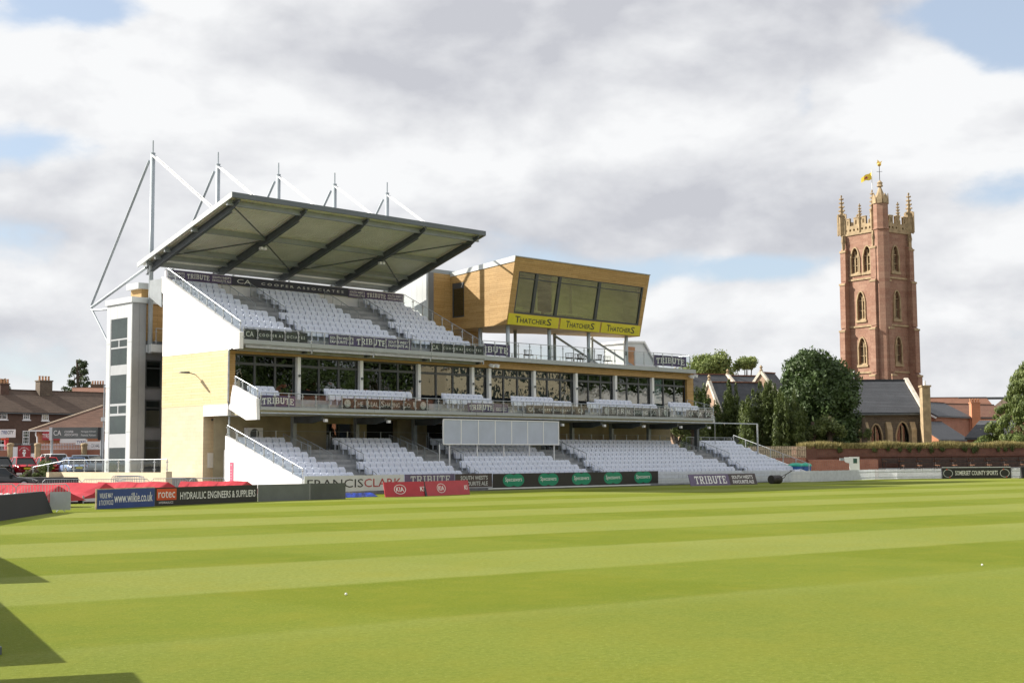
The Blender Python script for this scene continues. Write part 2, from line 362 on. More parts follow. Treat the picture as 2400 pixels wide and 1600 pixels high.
def letters(mb, txt, O, R, U, w, h, bold=0.0, arch=0.0, lift=.006, shear=0.0):
    O, R, U = Vector(O), Vector(R).normalized(), Vector(U).normalized(); N = R.cross(U)
    v, f = textmesh(txt, bold, shear); out = []
    for x, y in v:
        yy = y * h + arch * h * (1 - (2 * x - 1) ** 2)
        out.append(O + R * (x * w) + U * yy + N * lift)
    mb.add(out, f); return mb
SLAB = {'T': (.74, [(0, .84, .74, 1), (0, .66, .09, .9), (.65, .66, .74, .9), (.28, .05, .46, .9), (.16, 0, .58, .1)]),
        'R': (.84, [(.0, .9, .35, 1), (.1, .05, .28, .95), (0, 0, .38, .1), (.25, .88, .62, 1), (.58, .55, .76, .93), (.25, .45, .64, .57), ((.40, .47), (.58, .47), (.82, .04), (.62, .04)), (.56, 0, .86, .09)]),
        'I': (.42, [(0, .9, .42, 1), (.12, .05, .30, .95), (0, 0, .42, .1)]),
        'B': (.80, [(.0, .9, .5, 1), (.1, .05, .28, .95), (0, 0, .5, .1), (.25, .89, .62, 1), (.55, .56, .72, .93), (.25, .46, .66, .57), (.6, .06, .78, .5), (.25, 0, .66, .11)]),
        'U': (.86, [(0, .9, .34, 1), (.08, .15, .26, .95), (.52, .9, .86, 1), (.60, .15, .78, .95), (.14, .04, .72, .18), (.24, 0, .62, .08)]),
        'E': (.74, [(0, .9, .5, 1), (.1, .05, .28, .95), (0, 0, .5, .1), (.25, .88, .7, 1), (.60, .68, .70, .92), (.25, .45, .52, .57), (.45, .38, .53, .64), (.25, 0, .74, .12), (.64, .05, .74, .32)])}
def slab(mb, txt, O, R, U, w, h, arch=0.0, fan=0.0, lift=.006):
    O, R, U = Vector(O), Vector(R).normalized(), Vector(U).normalized(); N = R.cross(U)
    tot = sum(SLAB[c][0] + .12 for c in txt) - .12; x = 0; k = 0
    for ch in txt:
        wd, parts = SLAB[ch]
        for p in parts:
            q = list(p) if isinstance(p[0], tuple) else [(p[0], p[1]), (p[2], p[1]), (p[2], p[3]), (p[0], p[3])]
            pts = []
            for a, b in q:
                t = (x + a) / tot; c = 2 * t - 1; hh = h * (1 + fan * (1 - c * c))
                pts.append(O + R * (t * w) + U * (b * hh + arch * h * (1 - c * c)) + N * (lift + .0012 * (k % 9)))
            mb.quad(*pts); k += 1
        x += wd + .12
    return mb
def disc(mb, C, R, U, rx, ry, lift=.006, n=24, inner=0.0):
    C, R, U = Vector(C), Vector(R).normalized(), Vector(U).normalized(); N = R.cross(U); o = C + N * lift
    ring = [o + R * math.cos(2 * math.pi * i / n) * rx + U * math.sin(2 * math.pi * i / n) * ry for i in range(n)]
    if inner:
        ri = [o + (p - o) * inner for p in ring]; mb.add(ring + ri, [(i, (i + 1) % n, n + (i + 1) % n, n + i) for i in range(n)])
    else: mb.quad(*ring)
    return mb
UX = Vector((1, 0, 0)); UY = Vector((0, 1, 0)); UZ = Vector((0, 0, 1))

# ================================================================== SETTING
def sheet(name, pts, z, mat): return struct(name, MB().quad(*[(p[0], p[1], z) for p in pts]).mesh(name), mat)
sheet('ground', [(-900, -900), (900, -900), (900, 900), (-900, 900)], -.05, earth)
# the turf, cut to the boundary
_fl = [cw(-40, -12), cw(40, -12), cw(75, 60), cw(52, 126), (60, .3), (-1, .3), (-26, -3), cw(-34, 47)]
mbp = MB(); mbp.quad(*[(p[0], p[1], 0) for p in _fl]); struct('cricket_pitch', mbp.mesh('cricket_pitch'), grass)
# higher car park and street to the left of the stand
_cp = [cw(-110, 94), cw(-27, 94), cw(-21, 104), cw(-21, 330), cw(-200, 330)]
struct('access_road', MB().prism([(p.x, p.y, -.3) for p in (cw(-60, 86), cw(-27, 86), cw(-27, 93.9), cw(-60, 93.9))], (0, 0, .6)).mesh('access_road'), asphalt)
mb = MB().prism([(p.x, p.y, -.3) for p in _cp], (0, 0, 1.3)); struct('car_park', mb.mesh('car_park'), asphalt)
# concourse paving round the stand
sheet('concourse', [(-30, -3.2), (-.6, .35), (53.6, .35), (56, 16), (56, 40), (-30, 40)], .004, asphalt)

# ================================================================== GRANDSTAND
GS = thing('grandstand', 'long modern cricket grandstand with white seats, cantilever roof on masts and timber press box', 'grandstand', (26, 9, 0))
FR = [.16 + 5.2 * i for i in range(5)]                    # frame lines under the cantilever roof
FR2 = [22.69 + 4.768 * i for i in range(5)]               # frame lines of the lower right half
UR = 53.2                                                 # right end of the lower terrace

# ---- seats
def seatmesh():
    mb = MB(); n = 7; w = .24
    prof = [(-w, .36), (-w, .71), (-w * .95, .77), (-w * .8, .797), (w * .8, .797), (w * .95, .77), (w, .71), (w, .36)]
    fr = [Vector((x, .03 + .05 * abs(x / w) ** 2 * -1 + (z - .4) * .16, z)) for x, z in prof]
    mb.prism(fr, (0, .045, .01))
    pan = [(-.20, .33), (-.21, .44), (-.205, .655), (-.16, .69), (.16, .69), (.205, .655), (.21, .44), (.20, .33)]
    mb.prism([Vector((x, -.075 + (z - .33) * .10, z)) for x, z in pan], (0, -.05, 0))
    mb.box(-.03, .03, .0, .10, .02, .42)
    return mb
SEATMB = seatmesh(); SEATME = SEATMB.mesh('seat'); SEATME.materials.append(seatm)
SEATS = []            # (u, v, floor z)
TERR = {}

def rowblocks(cuts, wide, i, lo, hi, lim):
    edges = [lo]
    for (a, b), (c, d) in zip(cuts, wide):
        e = (a, b) if i < lim else (c, d); edges += [e[0], e[1]]
    edges.append(hi); return [(edges[k], edges[k + 1]) for k in range(0, len(edges), 2)]

# ---- lower terrace
L_V = lambda i: 2.5 + .82 * i
L_T = lambda i: 1.29 + .3165 * i
L_CUT = [(5.2, 6.55), (14.1, 15.3), (26.6, 27.9), (44.6, 45.9)]; L_WIDE = [(4.15, 7.65), (13.0, 16.4), (25.5, 29.0), (43.5, 47.0)]
mb = MB()
for i in range(-1, 8):
    f = L_T(i) - .8; v0 = L_V(i) - .62; v1 = L_V(i) + .2
    mb.box(0.06, UR, v0, v1 + (.6 if i == 7 else 0), -.04, f)
lower = mb.build('lower_terrace', conc, GS)
mb = MB(); mb.box(.07, UR - .05, 8.44, 9.2, -.03, L_T(7) - .79); mb.build('concourse_deck', conc, GS)
stepc = plain('step_concrete', (.25, .26, .27), .85, .15, 2, .2)
for i in range(-1, 8):
    for k, (a, b) in enumerate(L_CUT if i < 3 else [(c + .0, d) for c, d in L_WIDE]):
        f = L_T(i) - .8
        if i >= 0: MB().box(a + .03, b - .03, L_V(i) - .62 - .36, L_V(i) - .625, f - .3165 + .003, f - .158).build('aisle_step', stepc, GS)
for i in range(-1, 8):
    for a, b in rowblocks(L_CUT, L_WIDE, i, .32, UR - .25, 3):
        n = int((b - a) / .5); off = (b - a - n * .5) / 2
        for k in range(n): SEATS.append((a + off + .25 + .5 * k, L_V(i), L_T(i) - .8))
# left raking end wall, right raking end wall
def rake(name, u, pts, th, mat=white): return MB().prism([(u, v, z) for v, z in pts], (th, 0, 0)).build(name, mat, GS)
rake('end_wall', -.02, [(1.0, -.02), (1.0, .86), (8.94, 3.59), (8.94, -.02)], .26)
rake('end_wall', UR, [(1.0, -.02), (1.0, .70), (8.94, 3.3), (8.94, -.02)], .2)
MB().box(0, UR, 1.18, 1.36, -.03, .47).build('front_wall', white, GS)

# ---- balustrades
POST = MB(); POST.box(-.022, .022, -.022, .022, 0, 1.0)
for zz in (.22, .78): POST.box(-.085, .085, -.03, .03, zz - .022, zz + .022)
POSTME = {}
def postmesh(h, mat):
    k = (round(h, 2), mat.name)
    if k not in POSTME:
        mb = MB(); mb.box(-.024, .024, -.024, .024, 0, h)
        for zz in (.2 * h, .8 * h): mb.box(-.085, .085, -.034, .034, zz - .025, zz + .025)
        me = mb.mesh('post'); me.materials.append(mat); POSTME[k] = me
    return POSTME[k]
def glassrail(parent, p0, p1, h, sp=1.2, mat=steel, glass=True, name='balustrade', first=True, last=True, gap=.08, r=.026):
    p0, p1 = Vector(p0), Vector(p1); d = p1 - p0; n = max(1, round(d.length / sp)); st = d / n
    mb = MB(); mb.tube(p0 + UZ * h, p1 + UZ * h, r, None, 8); part = mb.build(name, mat, parent)
    pm = postmesh(h, mat)
    for i in range(n + 1):
        if (i == 0 and not first) or (i == n and not last): continue
        link('post', pm, part, p0 + st * i)
    if glass:
        a = st * (.06 / st.length); b = st * (1 - .06 / st.length); t = st.cross(UZ).normalized() * .006
        q = [a + UZ * gap, b + UZ * gap, b + UZ * (h - .09), a + UZ * (h - .09)]
        gm = MB().hexa([p - t for p in q] + [p + t for p in q]).mesh('glass_panel'); gm.materials.append(glassr)
        for i in range(n): link('glass_panel', gm, part, p0 + st * i)
    return part
def barrail(parent, p0, p1, h, sp=.13, mat=steelg, name='railing', ends=1.2):
    """steel rail with thin upright bars"""
    p0, p1 = Vector(p0), Vector(p1); d = p1 - p0; n = max(1, round(d.length / sp)); mb = MB()
    mb.tube(p0 + UZ * h, p1 + UZ * h, .022, None, 6); mb.tube(p0 + UZ * .12, p1 + UZ * .12, .014, None, 5)
    for i in range(n + 1): p = p0 + d * (i / n); mb.bar(p + UZ * .12, p + UZ * h, .012, .012, (1, 0, 0))
    m = max(1, round(d.length / ends))
    for i in range(m + 1): p = p0 + d * (i / m); mb.tube(p, p + UZ * h, .024, None, 6)
    return mb.build(name, mat, parent)

glassrail(GS, (.1, 8.85, 3.56), (.1, 1.05, .88), .68, 1.0)
glassrail(GS, (UR + .1, 8.85, 3.27), (UR + .1, 1.05, .72), .75, 1.4)
barrail(GS, (46.6, 8.98, L_T(7) - .8), (UR, 8.98, L_T(7) - .8), 1.1, .2)
for (a, b), (c, d) in zip(L_CUT, L_WIDE):
    zf = lambda v: L_T((v - 2.5) / .82) - .8
    for u in (c + .95, d - .06):
        barrail(GS, (u, L_V(7) + .3, zf(L_V(7))), (u, L_V(3) - .2, zf(L_V(3))), 1.0, .16, name='aisle_handrail')
    barrail(GS, (c + .05, 8.7, zf(L_V(7))), (c + .05, L_V(4), zf(L_V(5)) - .2), 1.05, .13, name='aisle_railing')
    # low grab hoops at the row ends
    for i in range(0, 3):
        f = L_T(i) - .8; v = L_V(i) - .35
        MB().path([(b - .02, v, f), (b - .02, v, f + .7), (b - .02, v + .35, f + .85), (b - .02, v + .35, f)], .02, 6).build('row_end_hoop', steelg, GS)
# standing rail posts at the back of the lower terrace
mb = MB()
u = .9
while u < 44:
    if not any(c - .1 < u < d + .1 for c, d in L_WIDE): mb.box(u - .025, u + .025, 8.93, 8.98, L_T(7) - .8, L_T(7) + .45)
    u += 1.45
mb.tube((.5, 8.955, L_T(7) + .42), (44, 8.955, L_T(7) + .42), .012, None, 5); mb.build('rear_rail', steel, GS)

# ---- wall behind the lower terrace, with doors and the dark players' entrance
W9 = 10.6
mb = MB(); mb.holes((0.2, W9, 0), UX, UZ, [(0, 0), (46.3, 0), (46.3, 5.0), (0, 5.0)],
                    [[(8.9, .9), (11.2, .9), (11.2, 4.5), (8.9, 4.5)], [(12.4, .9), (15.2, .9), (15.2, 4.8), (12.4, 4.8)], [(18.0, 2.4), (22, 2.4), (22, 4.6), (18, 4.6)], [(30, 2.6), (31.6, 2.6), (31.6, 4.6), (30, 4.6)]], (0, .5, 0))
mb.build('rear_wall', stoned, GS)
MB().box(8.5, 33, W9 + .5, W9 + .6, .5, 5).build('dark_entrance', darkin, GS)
for u0, u1 in ((9.1, 10.1), (10.2, 11.3)):
    dm = MB().box(u0, u1, W9 + .12, W9 + .18, 2.6, 4.75).build('glazed_door', frame, GS)
    MB().box(u0 + .12, u1 - .12, W9 + .10, W9 + .118, 2.8, 4.6).build('pane', glassf, dm)
ac = MB().box(2.45, 3.6, 10.1, 10.55, 3.35, 4.15).build('air_conditioner', alum, GS)
mb = MB(); disc(mb, (2.95, 10.1, 3.75), UX, UZ, .3, .3, .01); disc(mb, (2.95, 10.1, 3.75), UX, UZ, .34, .34, .02, 24, .88); mb.build('fan_grille', steeld, ac)
for u in FR[1:] + FR2[1:]:
    MB().box(u - .14, u + .14, 9.05, 9.33, 2.4, 5.02).build('column', steelg, GS)
MB().box(46.3, 46.62, 7.6, 7.9, .5, 5.0).build('column', steeld, GS)

# ---- middle balcony
BV = 5.58
mb = MB(); mb.box(.28, 46.0, BV + .14, 8.9, 4.86, 5.30); mb.build('balcony_slab', plain('cream_soffit', (.46, .43, .30), .8, .08), GS)
for k in range(10):
    a = .0 + 4.6 * k; MB().box(a + (.012 if k else .27), a + 4.6 - .012, BV, BV + .135, 5.11, 5.31).build('fascia_panel', fasc, GS)
mb = MB(); mb.box(.3, 46.0, BV + .16, BV + .42, 4.86, 5.08); mb.tube((.3, BV + .05, 4.93), (46.05, BV + .05, 4.93), .055, None, 8); mb.build('balcony_gutter', steel, GS)
mb = MB(); mb.tube((46.0, BV + .05, 4.93), (52.4, BV + .05, 4.93), .05, None, 8); mb.tube((52.4, BV + .05, 4.93), (52.4, BV + .05, 2.3), .075, None, 8)
mb.tube((46.2, 8.0, 5.6), (49.4, 8.0, 5.6), .03); mb.tube((49.4, 8.0, 5.6), (49.4, 8.0, 2.6), .03); mb.build('service_pipe', steel, GS)
for u in FR[1:] + FR2[1:] + [45.6]:
    b = MB().prism([(u - .11, BV + .5, 4.62), (u - .11, BV + .5, 4.855), (u - .11, 9.0, 4.855), (u - .11, 9.0, 4.45), (u - .11, BV + 1.6, 4.40)], (.22, 0, 0)).build('cantilever_bracket', steeld, GS)
    mb = MB(); mb.box(u - .11, u + .11, BV + .12, BV + .3, 4.46, 4.64); mb.build('flood_lamp', alum, b)
mb = MB()
for v0, z in ((6.2, 5.58), (7.0, 5.88)): mb.box(.27, 45.95, v0, 8.55, 5.29, z)
btread = mb.build('balcony_tread', conc, GS)
rake('balcony_end_wall', -.0, [(8.62, 5.26), (8.19, 6.72), (5.66, 5.80), (5.60, 4.52), (6.73, 4.52)], .24)
rake('balcony_end_wall', 46.02, [(8.62, 5.26), (8.62, 6.3), (5.66, 5.62), (5.60, 4.98), (6.73, 4.98)], .1)
for v, fz_, bl in ((6.62, 5.58, [(.35, 2.6), (6.2, 13.2), (16.4, 20.9), (22.9, 29.4), (31.2, 39.7), (41.8, 45.7)]), (7.45, 5.88, [(.6, 2.6), (6.5, 14.1), (16.8, 20.8), (23.7, 28.3), (33.0, 37.8), (42.3, 45.7)])):
    for a, b in bl:
        n = int((b - a) / .5)
        for k in range(n): SEATS.append((a + .25 + .5 * k, v, fz_))
glassrail(GS, (.3, BV + .03, 5.31), (46.0, BV + .03, 5.31), .86, 1.04)
glassrail(GS, (.12, 8.1, 6.72), (.12, 5.7, 5.83), .55, 1.0)
glassrail(GS, (46.07, 8.4, 6.25), (46.07, 5.7, 5.62), .75, 1.0)

# ---- glazed facade of the middle floor
bays = [(.5, FR[1] - .15)] + [(FR[i] + .15, FR[i + 1] - .15) for i in (1, 2, 3)] + [(FR[4] + .15, FR2[0] - .15)] + [(FR2[i] + .15, FR2[i + 1] - .15) for i in range(4)] + [(FR2[4] + .15, 46.4)]
for u in FR[1:] + FR2:
    c = MB().box(u - .13, u + .13, 8.62, 8.9, 5.3, 8.74).build('facade_column', alum, GS)
    MB().box(u - .06, u + .06, 8.5, 8.615, 7.45, 7.6).build('wall_light', steeld, c)
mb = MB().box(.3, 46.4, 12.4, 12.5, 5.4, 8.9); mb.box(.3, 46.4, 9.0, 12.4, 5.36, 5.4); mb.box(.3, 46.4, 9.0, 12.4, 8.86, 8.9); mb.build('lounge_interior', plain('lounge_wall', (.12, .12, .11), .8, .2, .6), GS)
for a, b in bays:
    n = 3 if b - a > 3 else 1; w = (b - a) / n; mb = MB()
    for z0, z1 in ((5.32, 5.42), (8.08, 8.24), (8.66, 8.76)): mb.box(a, b, 8.86, 8.98, z0, z1)
    for k in range(n + 1):
        u = a + w * k; h = .05 if k in (0, n) else .075
        mb.box(max(a, u - h), min(b, u + h), 8.855, 8.985, 5.42, 8.08); mb.box(max(a, u - h), min(b, u + h), 8.862, 8.978, 8.24, 8.66)
    wn = mb.build('window', frame, GS)
    for k in range(n):
        for z0, z1 in ((5.42, 8.08), (8.24, 8.66)):
            MB().box(a + w * k + .05, a + w * (k + 1) - .05, 8.91, 8.925, z0, z1).build('pane', glassf, wn)
MB().box(.02, 46.9, 8.58, 8.9, 8.76, 9.28).build('timber_band', timber, GS)
MB().box(.03, .5, 8.70, 8.99, 5.58, 8.76).build('timber_corner', timber, GS)
MB().box(46.42, 47.3, 8.66, 11.5, 5.3, 9.28).build('timber_end', timber, GS)
for u0, zc in ((22.45, 9.02), (22.95, 9.02), (46.5, 9.1), (47.0, 9.2)):
    mb = MB(); mb.bar((u0, 8.35, zc - .08), (u0 + .05, 8.02, zc - .16), .2, .24); mb.box(u0 - .02, u0 + .02, 8.3, 8.58, zc - .1, zc - .02); mb.build('floodlight', alum, GS)

# ---- left end: timber block, stone base, white beam
Z3, Z3B = 8.956, 5.567
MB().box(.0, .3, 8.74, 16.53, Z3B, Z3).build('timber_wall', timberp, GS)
mb = MB().box(.012, 3.0, 11.5, 16.53, -.04, Z3B - .002); st_block = mb.build('stone_base', stone, GS)
MB().box(.0, 3.0, 8.75, 11.49, 4.86, Z3B - .003).build('white_beam', white, GS)
mb = MB(); mb.box(.35, .95, 11.44, 11.498, 1.6, 2.55); mb.build('notice_panel', alum, st_block)
mb = MB(); mb.box(1.05, 2.3, 11.42, 11.497, 1.55, 2.75); cap = mb.build('club_sign', blackb, st_block)
mb = MB(); letters(mb, 'CA', (1.2, 11.42, 2.35), UX, UZ, .42, .28, .0)
for q in range(3): mb.box(1.3 + .05 * q, 2.1, 11.412, 11.418, 1.75 + q * .16, 1.79 + q * .16)
mb.build('lettering', lett, cap)
mb = MB(); mb.box(.9, 1.0, 11.3, 11.495, 4.1, 4.2); mb.tube((.95, 11.3, 4.15), (1.3, 11.1, 4.08), .06); mb.build('security_camera', alum, st_block)
mb = MB(); mb.box(1.1, 1.45, 11.42, 11.495, 4.55, 4.8); mb.box(.6, .7, 11.42, 11.495, 4.6, 4.72); mb.build('vent_box', steeld, st_block)
mb = MB(); mb.box(-.045, -.022, 8.0, 8.36, .35, 1.95); pq = mb.build('block_plaque', pink, GS)
mb = MB(); letters(mb, 'A', (-.048, 8.25, 1.72), -UY, UZ, .1, .13)
for q in range(6): mb.box(-.053, -.047, 8.12, 8.3, .6 + q * .17, .615 + q * .17)
mb.build('lettering', lett, pq)
# wall lamp on the timber
mt = pu(200 + 810 / 3.136, 640 + 745 / 3.136, -.0)
mb = MB(); mb.path([(-.02, mt.y, mt.z), (-.3, mt.y - .02, mt.z + .06), (-.55, mt.y - .03, mt.z + .10)], .03, 6); lampb = mb.build('wall_lamp', steeld, GS)
mb = MB(); mb.hexa([(-1.2, mt.y - .12, mt.z + .06), (-.5, mt.y - .16, mt.z + .04), (-.5, mt.y + .12, mt.z + .04), (-1.2, mt.y + .08, mt.z + .06), (-1.12, mt.y - .08, mt.z + .14), (-.52, mt.y - .12, mt.z + .19), (-.52, mt.y + .08, mt.z + .19), (-1.12, mt.y + .06, mt.z + .14)]); mb.build('lamp_head', steeld, lampb)
# downpipe at the corner
mb = MB(); mb.path([(.15, 7.6, 9.25), (-.06, 8.55, 8.95), (-.06, 8.6, 8.6), (-.06, 8.6, 5.7), (.3, 9.0, 5.35), (.3, 9.0, 2.6)], .06, 8); mb.build('downpipe', steel, GS)

# ---- upper terrace
U_V = lambda i: 8.9 + .9 * i
U_T = lambda i: 10.66 + .4365 * i
UU = 21.05
U_CUT = [(4.95, 5.75), (13.95, 15.35)]; U_WIDE = [(4.05, 6.9), (12.85, 16.5)]
mb = MB(); mb.box(.3, UU, 7.55, 8.25, 9.2, 9.56)
for i in range(0, 9): mb.box(.3, UU, U_V(i) - .66, U_V(i) + (.24 if i < 8 else .62), U_T(i) - 1.75, U_T(i) - .8)
uterr = mb.build('upper_terrace', conc, GS)
mb = MB()
for i in range(0, 9):
    for a, b in (U_CUT if i < 4 else U_WIDE):
        f = U_T(i) - .8; MB().box(a + .03, b - .03, U_V(i) - 1.0, U_V(i) - .665, f - .43, f - .218).build('aisle_step', stepc, GS)
for i in range(0, 9):
    for a, b in rowblocks(U_CUT, U_WIDE, i, .4, UU - .1, 4):
        n = int((b - a) / .5); off = (b - a - n * .5) / 2
        for k in range(n): SEATS.append((a + off + .25 + .5 * k, U_V(i), U_T(i) - .8))
rake('upper_end_wall', -.01, [(8.74, Z3 + .003), (7.515, Z3 + .003), (7.515, 9.96), (16.3, 14.22), (16.75, 14.36), (16.75, 13.3), (16.53, 13.15), (16.53, Z3 + .003)], .3)
rake('upper_end_wall', UU, [(7.52, 9.2), (7.52, 9.62), (16.7, 14.05), (16.7, 13.0), (9.2, 9.3)], .12, fasc)
for k in range(4): MB().box(.3 + 5.2 * k, 5.48 + 5.2 * k, 7.50, 7.6, 9.30, 9.56).build('fascia_panel', fasc, GS)
mb = MB()
for k in range(4): mb.box(.5 + 5.15 * k, 5.55 + 5.15 * k, 7.58, 7.80, 9.06, 9.26); mb.box(5.60 + 5.15 * k - .04, 5.60 + 5.15 * k + .04, 7.6, 7.72, 8.9, 9.27)
mb.build('upper_gutter', steel, GS)
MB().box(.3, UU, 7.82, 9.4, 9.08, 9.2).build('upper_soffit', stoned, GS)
MB().box(.3, UU, 9.4, 16.6, 9.0, 9.2).build('upper_floor', conc, GS)
MB().box(.3, UU + .1, 16.72, 16.9, 9.2, 14.9).build('upper_back_wall', white, GS)
mb = MB()
for u in FR: mb.box(u - .1, u + .1, 7.9, 8.75, 8.93, 9.07)
mb.build('soffit_bracket', steeld, GS)
glassrail(GS, (.3, 7.53, 9.56), (UU + .1, 7.53, 9.56), .74, 1.04)
glassrail(GS, (.12, 16.2, 14.19), (.12, 7.6, 10.02), .66, 1.05)
glassrail(GS, (UU + .06, 16.6, 14.0), (UU + .06, 7.7, 9.70), .85, 1.2)
for (a, b), (c, d) in zip(U_CUT, U_WIDE):
    zf = lambda v: U_T((v - 8.9) / .9) - .8
    for u in (c + .3, d - .2):
        barrail(GS, (u, 16.2, zf(16.2)), (u, U_V(4) - .3, zf(U_V(4) - .3)), 1.0, .16, name='aisle_handrail')
    for i in range(0, 4):
        f = U_T(i) - .8; v = U_V(i) - .4
        MB().path([(b - .02, v, f), (b - .02, v, f + .75), (b - .02, v + .4, f + .92), (b - .02, v + .4, f)], .02, 6).build('row_end_hoop', steelg, GS)

# ---- roof
RV0, RZ0, RV1, RZ1 = 7.87, 18.70, 19.15, 15.42
rz = lambda v: RZ0 + (RZ1 - RZ0) * (v - RV0) / (RV1 - RV0)
RU0, RU1 = -.41, 21.53
mb = MB(); n = 96; w = (RU1 - RU0) / n
vs = []; fs = []
for v in (RV0 + .1, RV1 - .05):
    for k in range(n * 4 + 1):
        u = RU0 + w * k / 4; z = rz(v) - .10 + (.05 if k % 4 in (1, 2) else 0); vs.append((u, v, z))
N = n * 4 + 1
for k in range(N - 1): fs.append((k, N + k, N + k + 1, k + 1))
mb.add(vs, fs); roof = mb.build('roof', roofsheet, GS)
mb = MB(); mb.prism([(RU0, RV0, RZ0 - .03), (RU0, RV0, RZ0 + .05), (RU0, RV1, RZ1 + .05), (RU0, RV1, RZ1 - .03)], (RU1 - RU0, 0, 0)); mb.build('roof_cover', MATS['dark_steel'], roof)
mb = MB(); mb.box(RU0 - .03, RU1 + .03, RV0 - .06, RV0 + .07, RZ0 - .26, RZ0 + .07); mb.build('front_edge_channel', plain('edge_channel', (.12, .14, .165), .5, .08, .6), roof)
MB().prism([(RU0 - .035, RV0, RZ0 - .26), (RU0 - .035, RV0, RZ0 + .075), (RU0 - .035, RV1 + .1, RZ1 + .075), (RU0 - .035, RV1 + .1, RZ1 - .22)], (.09, 0, 0)).build('verge_trim', cladpanel, roof)
MB().prism([(RU1 - .02, RV0, RZ0 - .26), (RU1 - .02, RV0, RZ0 + .075), (RU1 - .02, RV1 + .1, RZ1 + .075), (RU1 - .02, RV1 + .1, RZ1 - .22)], (.09, 0, 0)).build('verge_trim', steelg, roof)
for k, u in enumerate(FR):
    mb = MB(); va, vb = RV0 + .1, 18.9
    def zt(v, o): return rz(v) - .27 - o
    mb.prism([(u - .04, va, zt(va, .03)), (u - .04, vb, zt(vb, 0)), (u - .04, vb, zt(vb, .5)), (u - .04, va + .9, zt(va + .9, .42)), (u - .04, va, zt(va, .2))], (.08, 0, 0))
    mb.prism([(u - .13, va + .9, zt(va + .9, .40)), (u - .13, vb, zt(vb, .48)), (u - .13, vb, zt(vb, .53)), (u - .13, va + .9, zt(va + .9, .45))], (.26, 0, 0))
    mb.prism([(u - .13, va, zt(va, 0)), (u - .13, vb, zt(vb, 0)), (u - .13, vb, zt(vb, .05)), (u - .13, va, zt(va, .05))], (.26, 0, 0))
    mb.build('rafter', steeld, roof)
PUR = [8.55, 12.6, 15.9, 17.1, 18.2]
for v in PUR:
    mb = MB(); z = rz(v) - .12
    mb.box(RU0 + .06, RU1 - .04, v - .045, v + .045, z - .30, z); mb.box(RU0 + .06, RU1 - .04, v - .1, v + .1, z - .34, z - .30); mb.build('purlin', steelg, roof)
def rod(u0, v0, u1, v1): MB().tube((u0, v0, rz(v0) - .45), (u1, v1, rz(v1) - .45), .05, None, 6).build('bracing_rod', steeld, roof)
rod(FR[0] + .1, 8.7, FR[1] - .05, 12.4); rod(FR[0] + .2, 16.4, FR[1] - .1, 12.7); rod(FR[1] + .1, 12.8, FR[2] - .1, 16.7)
rod(FR[2] + .1, 16.6, FR[3] - .1, 12.8); rod(FR[3] + .1, 12.6, FR[4] - .1, 8.8); rod(FR[3] + .1, 12.8, FR[4] - .1, 16.8)
for u in (FR[1], FR[3]):
    mb = MB()
    for s in (-.14, .14): mb.box(u + s - .1, u + s + .1, 12.7, 12.95, rz(12.8) - 1.0, rz(12.8) - .82)
    mb.build('roof_floodlight', alum, roof)
for u in FR:
    mb = MB().tube((u, 18.43, 9.3), (u, 18.43, 23.02), .155, None, 14); mast = mb.build('mast', mastm, GS, True)
    mb = MB().tube((u, 18.43, 23.02), (u, 18.43, 23.92), .055, .05, 8); mb.tube((u, 18.43, 23.0), (u, 18.43, 23.06), .17, None, 14); mb.build('mast_spike', mastm, mast)
    mb = MB()
    for s in (-.11, .11): mb.tube((u + s, 18.25, 22.82), (u + s, 10.48, rz(10.48)), .06, None, 8)
    mb.build('front_stay', alum, mast)
    MB().tube((u, 18.9, 22.6), (u, 26.6, 13.3), .09, None, 8).build('back_stay', mastm, mast)
    mb = MB().tube((u, 26.6, 13.1), (u, 19.1, 15.2), .10, None, 8); mb.tube((u, 26.6, 13.0), (u, 24.0, 10.3), .08, None, 8); mb.tube((u, 26.6, 12.9), (u, 23.6, 12.75), .08, None, 8); mb.build('outrigger_strut', mastm, mast)
    MB().box(u - .07, u + .07, 16.9, 18.3, 14.0, 14.25).build('mast_bracket', steelg, mast)

# ---- stair tower at the left end
TU0, TU1, TV0, TV1 = -1.0, .02, 18.75, 22.1
sz = lambda z: 2.03 + (z - 2.03) * 1.026
TB = 1.0
mb = MB(); mb.box(TU0 + .02, TU1, TV0, TV1, TB, sz(12.45)); tw = mb.build('stair_tower', plain('tower_grey', (.30, .315, .33), .45, .08, .6, metal=.2), GS)
MB().box(TU0 - .16, 3.0, TV0 - .14, TV1 + .1, sz(12.45), sz(12.82)).build('tower_cap', cladpanel, tw)
for a, b in ((TV0 + .0, TV0 + .52), (TV1 - .5, TV1)):
    for z0, z1 in ((1.0, 3.95), (3.97, 6.9), (6.92, 9.85), (9.87, 12.44)): MB().box(TU0 - .05, TU0 + .018, a, b, sz(z0), sz(z1)).build('zinc_panel', cladpanel, tw)
w = (TV1 - TV0 - 1.02) / 5
for k in range(5): MB().box(TU0 - .045, TU0 + .017, TV0 + .53 + w * k, TV0 + .53 + w * (k + 1) - .02, sz(11.5), sz(12.44)).build('zinc_panel', cladpanel, tw)
for k in range(2): MB().box(TU0 + .03 + .5 * k, TU0 + .515 + .5 * k, TV0 - .03, TV0 - .002, TB, sz(12.44)).build('grey_panel', MATS['tower_grey'], tw)
g0, g1 = TV0 + .54, TV1 - .51; mb = MB()
gz = [tuple(sz(x) for x in q) for q in ((1.05, 2.95), (3.85, 5.05), (5.2, 5.7), (5.85, 7.75), (8.4, 9.5), (9.6, 10.05), (10.15, 11.48))]
ed = [1.0] + [x for p in gz for x in p] + [sz(11.5)]
for k in range(0, len(ed), 2): mb.box(TU0 - .03, TU0 + .018, g0, g1, ed[k], ed[k + 1])
